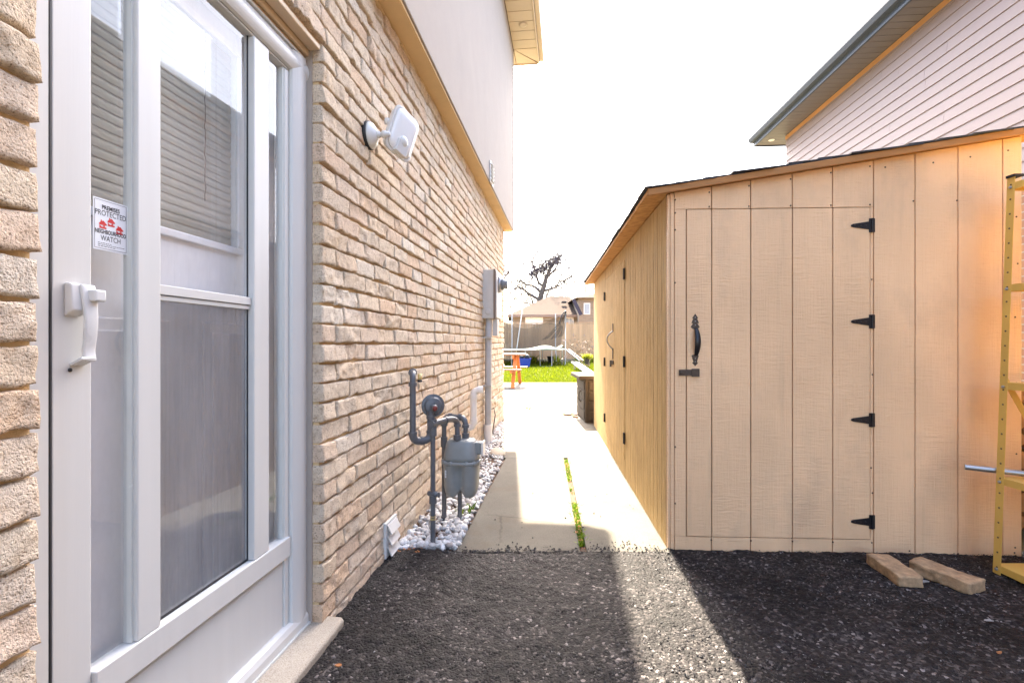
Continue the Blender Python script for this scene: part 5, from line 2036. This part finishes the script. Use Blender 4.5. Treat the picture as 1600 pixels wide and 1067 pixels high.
# gathered folds falling from the right pole
rp_ = at(884, 487, 22.75)
for dx_, dz_, w_ in ((-0.28, -1.18, 0.10), (-0.62, -1.28, 0.12), (-1.0, -1.30, 0.14)):
    e_p = Vector((rp_.x + dx_, 22.5, rp_.z + dz_))
    for off_ in (0, 0.03):
        mid = rp_.lerp(e_p, 0.5) + Vector((0.10, -0.05 + off_, -0.18))
        c1 = arc(rp_, mid, e_p, 8)
        w2 = [w_ * (0.35 + 0.9 * k / 7) for k in range(8)]
        vs = []
        for q_, ww in zip(c1, w2):
            vs += [(q_.x - ww, q_.y, q_.z - ww * .3), (q_.x + ww, q_.y, q_.z + ww * .3)]
        g.add(vs, [(2 * k, 2 * k + 1, 2 * k + 3, 2 * k + 2) for k in range(7)], 0, True)
g.build('safety_net', M['net'], tr, fix=False)
g = MB()
g.tube(arc(rp_ + Vector((0.0, 0, 0.02)), rp_ + Vector((-0.25, -.1, -0.1)), rp_ + Vector((-0.30, -.1, -0.6)), 8), 0.025, 8)
g.tube([at(900 - 72, 470 + 26, 24.3), at(842, 500, 24), at(870, 497, 23.4), rp_], 0.010, 6)
g.build('net_sleeve', M['dark'], tr)
g = MB()
l0, l1 = at(884, 546, 23.0), at(906, 562, 21.6)
for off_ in (0, 0.3):
    g.bar(l0 + Vector((off_ * .6, off_, 0)), l1 + Vector((off_ * .6, off_, -.05)), 0.05, 0.05)
for k in range(3):
    q_ = l0.lerp(l1, (k + 1) / 4)
    g.bar(q_, q_ + Vector((0.18, 0.3, 0)), 0.05, 0.03)
g.build('ladder', M['whitewood'], tr)

# picnic table: only its right end shows past the house corner
Yt = 12.35
PT_ROT = R(-8)
pt = thing('picnic_table', 'orange-stained wooden picnic table on the patio', 'picnic table', (0.0, Yt, 0.01))
xr = at(820.5, 552, Yt).x
xl = xr - 1.45
g = MB()
for k in range(5):
    g.box((xl, Yt - 0.37 + k * 0.15, 0.795), (xr, Yt - 0.37 + k * 0.15 + 0.142, 0.832))
g.build('tabletop', M['tabletop'], pt, bevel=0.004)
for sgn, z_ in ((-1, 0.475), (1, 0.475)):
    g = MB()
    yy = Yt + sgn * 0.66
    for k in range(2):
        g.box((xl + 0.05, yy - 0.13 + k * 0.135, z_ - 0.035), (xr - 0.02, yy - 0.13 + k * 0.135 + 0.127, z_))
    g.build('bench', M['tabletop'], pt, bevel=0.004)
for xx in (xr - 0.22, xl + 0.22):
    for sgn in (-1, 1):
        g = MB()
        g.bar((xx, Yt + sgn * 0.18, 0.79), (xx, Yt + sgn * 0.74, 0.01), 0.038, 0.085, (1, 0, 0))
        g.build('leg', M['redwood'], pt)
    g = MB()
    g.bar((xx - 0.04, Yt - 0.78, 0.415), (xx - 0.04, Yt + 0.78, 0.415), 0.09, 0.038, (1, 0, 0))
    g.build('bench_support', M['redwood'], pt)
    g = MB()
    g.bar((xx - 0.04, Yt - 0.36, 0.75), (xx - 0.04, Yt + 0.36, 0.75), 0.08, 0.038, (1, 0, 0))
    g.build('cleat', M['redwood'], pt)
pt.rotation_euler = (0, 0, PT_ROT)

# blue box with toys, black pot, flower pot, board
Yb = 21.0
c_ = at(820, 566, Yb)
zg = lawn_z(Yb)
bb_ = thing('toy_bin', 'blue plastic bin filled with dark toys behind the picnic table', 'bin', (c_.x, Yb, zg))
g = MB()
def rect(cx, cy, w, d, z):
    return [(cx - w, cy - d, z), (cx + w, cy - d, z), (cx + w, cy + d, z), (cx - w, cy + d, z)]
g.loft([rect(c_.x, Yb, .20, .15, zg + 0.02), rect(c_.x, Yb, .25, .19, zg + 0.36), rect(c_.x, Yb, .275, .21, zg + 0.37), rect(c_.x, Yb, .275, .21, zg + 0.40), rect(c_.x, Yb, .24, .18, zg + 0.395), rect(c_.x, Yb, .2, .14, zg + 0.1)], smooth=False)
g.build('tub', M['blue'], bb_)
for dx_, r_ in ((-0.14, 0.10), (0.10, 0.13)):
    g = MB()
    V, Fc = ICO1
    g.add(np.array(V) * r_ + [c_.x + dx_, Yb, zg + 0.42 + r_ * .3], Fc, 0, True)
    g.build('toy', M['dark'], bb_)
c_ = at(861, 561, 23.9)
g = MB()
zg = lawn_z(23.9)
g.lathe([(0.10, 0.0), (0.15, 0.28), (0.17, 0.29), (0.17, 0.33), (0.13, 0.32)], (c_.x, 24.35, lawn_z(24.35) - 0.03), (0, 0, 1), 20)
tag(g.build('plant_pot', M['dark']), 'black empty plant pot under the trampoline by the fence', 'pot')
Yp = 17.2
c_ = at(917, 569, Yp)
fp = thing('flower_pot', 'dark pot of yellow-green flowers standing on the white board', 'potted plant', (c_.x, Yp, c_.z))
g = MB()
g.lathe([(0.065, 0.0), (0.09, 0.19), (0.10, 0.195), (0.10, 0.215), (0.08, 0.21)], (c_.x, Yp, c_.z), (0, 0, 1), 20)
g.build('pot', M['dark'], fp)
g = MB()
for _ in range(260):
    blades(g, [(c_.x + rng.normal(0, .055), Yp + rng.normal(0, .055), c_.z + 0.18 + 0.08 * rng.random())], 0.12, 0.022, 0.7, (0.3, 1))
g.build('foliage', M['leafy'], fp, fix=False)
g = MB()
b0_, b1_ = at(898, 566, 19.5), at(932, 590, 15.6)
g.bar(b0_, b1_, 0.30, 0.045)
g.bar(b0_ - Vector((0, 0, .03)), b0_ - Vector((0, 0, b0_.z - lawn_z(19.5) + .02)), 0.06, 0.06, (1, 0, 0))
g.bar(b0_.lerp(b1_, .58) - Vector((0, 0, .03)), b0_.lerp(b1_, .58) - Vector((0, 0, b0_.lerp(b1_, .58).z)), 0.28, 0.06, (0, 1, 0))
tag(g.build('garden_board', M['whitewood']), 'long white board sloping down over the lawn beside the shed', 'board')

# ------------------------------------------------------------------ trees
def grow(mb, tw, p, d, L, r, depth, spread=0.55, up=0.12):
    n = 5
    pts, rs = [Vector(p)], [r]
    d = Vector(d).normalized()
    for k in range(n):
        d = (d + Vector(rng.normal(0, 0.16, 3)) + Vector((0, 0, up * .4))).normalized()
        pts.append(pts[-1] + d * L / n)
        rs.append(r * (1 - 0.35 * (k + 1) / n))
    (mb if r > 0.03 else tw).tube(pts, rs, 6 if r > 0.03 else 4, caps=False)
    if depth == 0:
        for _ in range(3):
            q_ = pts[-1] + Vector(rng.normal(0, 0.10, 3))
            s_ = rng.uniform(0.03, 0.07)
            v = [q_ + Vector(rng.normal(0, s_, 3)) for _ in range(3)]
            tw.add(v, [(0, 1, 2)], 1)
        return
    for k in range(rng.integers(2, 4)):
        i = int(rng.integers(2, n + 1))
        a = Vector(rng.normal(0, 1, 3))
        nd_ = (d + a * spread).normalized()
        grow(mb, tw, pts[i], nd_, L * rng.uniform(0.55, 0.8), rs[i] * 0.7, depth - 1, spread, up)


YT = 40.0


def tp(px, py, dy=0.0):
    return at(px, py, YT + dy)


tree = thing('bare_tree', 'leafless spreading tree standing behind the back house', 'tree', (at(842, 476, YT).x, YT, 0))
tk, tw = MB(), MB()
base = tp(842, 476)
limbs = [
    ([(841, 530), (842, 478), (845, 462), (850, 447), (853, 436), (858, 424), (862, 415), (868, 406), (874, 400)], 0.34, 0.06),
    ([(846, 458), (838, 450), (831, 446), (822, 445), (816, 440)], 0.15, 0.05),
    ([(843, 468), (833, 463), (824, 457), (817, 452), (809, 448)], 0.16, 0.05),
    ([(850, 447), (842, 443), (839, 434), (838, 425), (835, 420), (828, 413)], 0.15, 0.05),
    ([(847, 455), (856, 453), (866, 450), (874, 446), (880, 441), (886, 437)], 0.14, 0.04),
    ([(843, 472), (849, 475), (853, 468), (856, 458), (858, 452)], 0.15, 0.06),
    ([(853, 466), (862, 464), (873, 466)], 0.09, 0.03),
    ([(851, 440), (857, 431), (866, 423), (871, 414), (873, 405)], 0.14, 0.05),
    ([(866, 451), (872, 443), (878, 438)], 0.08, 0.03),
    ([(832, 477), (826, 474), (818, 473), (812, 470)], 0.10, 0.04),
    ([(833, 477), (832, 470), (829, 464), (822, 459)], 0.09, 0.04),
    ([(816, 440), (806, 436), (799, 441)], 0.06, 0.035),
    ([(886, 437), (893, 431), (897, 437)], 0.05, 0.03),
    ([(838, 425), (832, 411), (836, 399)], 0.06, 0.03),
    ([(809, 448), (804, 456), (804, 466)], 0.05, 0.03),
    ([(880, 441), (888, 446), (893, 443)], 0.05, 0.03),
    ([(858, 424), (848, 418), (844, 410), (850, 404)], 0.07, 0.03),
    ([(874, 446), (882, 454), (890, 455)], 0.05, 0.03),
]
for pts_, r0, r1 in limbs:
    dyr = rng.uniform(-1.5, 1.5)
    n = len(pts_)
    q_ = [tp(a, b, dyr * k / n) for k, (a, b) in enumerate(pts_)]
    tk.tube(q_, [0.85 * (r0 + (r1 - r0) * k / (n - 1)) for k in range(n)], 8, caps=False)
    for k in range(1, n):
        for _ in range(3):
            dd = (q_[k] - q_[k - 1]).normalized() + Vector(rng.normal(0, 0.75, 3))
            if q_[k].z > 4.0:
                grow(tk, tw, q_[k], dd, rng.uniform(1.0, 2.2), 0.026, 2)
# the dense cap of old seed heads along the upper left
for t in np.linspace(0, 1, 60):
    a = tp(826 + (876 - 826) * t + rng.normal(0, 1.5), 432 + (402 - 432) * t + rng.normal(0, 2.2), rng.normal(0, .5))
    for _ in range(int(22)):
        q_ = a + Vector(rng.normal(0, 0.20, 3))
        s_ = 0.07
        tw.add([q_ + Vector(rng.normal(0, s_, 3)) for _ in range(3)], [(0, 1, 2)], 1)
tk.build('trunk', M['bark'], tree)
tw.build('crown', [M['bark'], M['bud']], tree, fix=False)
# a second tree mostly hidden by the house: its outer twigs reach past the wall
tree2 = thing('bare_tree', 'bare tree showing only a few twigs beside the electric meter', 'tree', (-1.9, 30, 0.28))
tk, tw = MB(), MB()
tk.tube([(-1.9, 30, 0.2), (-1.85, 30, 2), (-1.6, 30, 3.6), (-1.2, 30, 4.6), (-0.6, 30.1, 5.0), (-0.15, 30.1, 5.6)], [.2, .18, .14, .1, .06, .03], 8, caps=False)
for k in range(14):
    grow(tk, tw, Vector((-1.5 + .09 * k, 30.05, 3.9 + .11 * k)), (rng.normal(0.2, .5), rng.normal(0, .5), 1), 0.8, 0.03, 2)
tk.build('trunk', M['bark'], tree2)
tw.build('crown', [M['bark'], M['bud']], tree2, fix=False)
# bare shrub against the fence
Ysb = 21.0
c_ = at(918, 560, Ysb)
shb = thing('bare_shrub', 'twiggy bare shrub in front of the fence beside the shed', 'shrub', (c_.x, Ysb, lawn_z(Ysb)))
tk = MB()
for k in range(9):
    a = rng.uniform(-1, 1)
    grow(tk, tk, (c_.x + rng.normal(0.05, .06), Ysb, lawn_z(Ysb)), (a * .55 - .15, rng.normal(0, .3), 1), 0.75, 0.018, 2, 0.5)
M['twig'] = mat('pale_twig', (0.30, 0.22, 0.16), 0.9, 0.2)
tk.build('branches', [M['twig'], M['twig']], shb, fix=False)

# ------------------------------------------------------------------ house beyond the fence
YH = 31.0
bk = thing('back_house', 'pale brick bungalow with brown hipped roof behind the fence', 'house', (2.0, YH, 0.28))
hx0, hx1 = at(802, 500, YH).x, at(906, 500, YH).x
ez = at(800, 492, YH).z
g = MB()
g.box((hx0, YH, 0.2), (hx1 + 0.5, YH + 8, ez))
g.build('wall', M['pbrick'], bk)
g = MB()
o_ = 0.35
rzg = at(880, 463, YH + 4).z
g.add([(hx0 - o_, YH - o_, ez - .02), (hx1 + .4, YH - o_, ez - .02), (hx1 + .4, YH + 8.4, ez - .02), (hx0 - o_, YH + 8.4, ez - .02), (hx0 + 2.6, YH + 4, rzg), (hx1 - 0.2, YH + 4, rzg)],
      [(0, 1, 5, 4), (1, 2, 5), (2, 3, 4, 5), (3, 0, 4), (3, 2, 1, 0)])
g.build('roof', M['brown_roof'], bk)
g = MB()
g.box((hx0 - o_ - .02, YH - o_ - .04, ez - 0.16), (hx1 + .4, YH - o_ - .002, ez - 0.0))
g.build('fascia', M['ebox_dark'], bk)
for a, b_ in ((822, 833), (835.5, 847), (883, 895)):
    xa, xb_ = at(a, 500, YH).x, at(b_, 500, YH).x
    z1_, z0_ = at(a, 497, YH).z, at(a, 513, YH).z
    g = MB()
    g.box((xa - .05, YH - 0.04, z0_), (xb_ + .05, YH - 0.001, z1_ + .05))
    w_ = g.build('window', M['paint_white'], bk)
    g = MB()
    g.box((xa, YH - 0.05, z0_ + .05), ((xa + xb_) / 2 - .02, YH - 0.041, z1_))
    g.box(((xa + xb_) / 2 + .02, YH - 0.05, z0_ + .05), (xb_, YH - 0.041, z1_))
    g.build('pane', M['window'] if a > 870 else M['paint_white'], w_)
g = MB()
c_ = at(881, 472.5, YH + 1.6)
g.box((c_.x - .16, c_.y - .15, c_.z - .05), (c_.x + .16, c_.y + .15, c_.z + .06))
g.build('roof_vent', M['dark'], bk)
# front-facing wing at the right, with its own dark roof edge
wx0, wx1 = at(905, 480, YH - 1.2).x, at(905, 480, YH - 1.2).x + 5
wz = at(905, 466, YH - 1.2).z
g = MB()
g.box((wx0, YH - 1.2, 0.2), (wx1, YH + 7, wz))
g.build('wing_wall', M['pbrick'], bk)
g = MB()
pk = at(932, 455, YH - 1.2).z
xa = at(897, 467, YH - 1.2).x
g.add([(xa, YH - 1.55, wz - .0), (wx1 + .4, YH - 1.55, wz), (wx1 + .4, YH + 7.3, wz), (xa, YH + 7.3, wz), ((wx0 + wx1) / 2, YH + 1.0, pk + .3), ((wx0 + wx1) / 2, YH + 4.6, pk + .3)], [(0, 1, 4), (1, 2, 5, 4), (2, 3, 5), (3, 0, 4, 5), (0, 3, 2, 1)])
g.build('wing_roof', M['brown_roof'], bk)
xa_, xb2 = at(912, 480, YH - 1.2).x, at(922, 480, YH - 1.2).x
g = MB()
g.box((xa_, YH - 1.24, wz - 1.0), (xb2, YH - 1.201, wz - 0.3))
w_ = g.build('window', M['paint_white'], bk)
g = MB()
g.box((xa_ + .05, YH - 1.25, wz - 0.95), (xb2 - .05, YH - 1.241, wz - 0.35))
g.build('pane', M['window'], w_)
g = MB()
e0_, e1_2 = at(896, 468, YH - 1.6), at(908, 492, YH - 1.6)
g.bar(e0_, e1_2, 0.10, 0.20, (1, 0, 0.5))
g.build('downspout', M['blue_roof'], bk)
print('objects', len(bpy.data.objects))
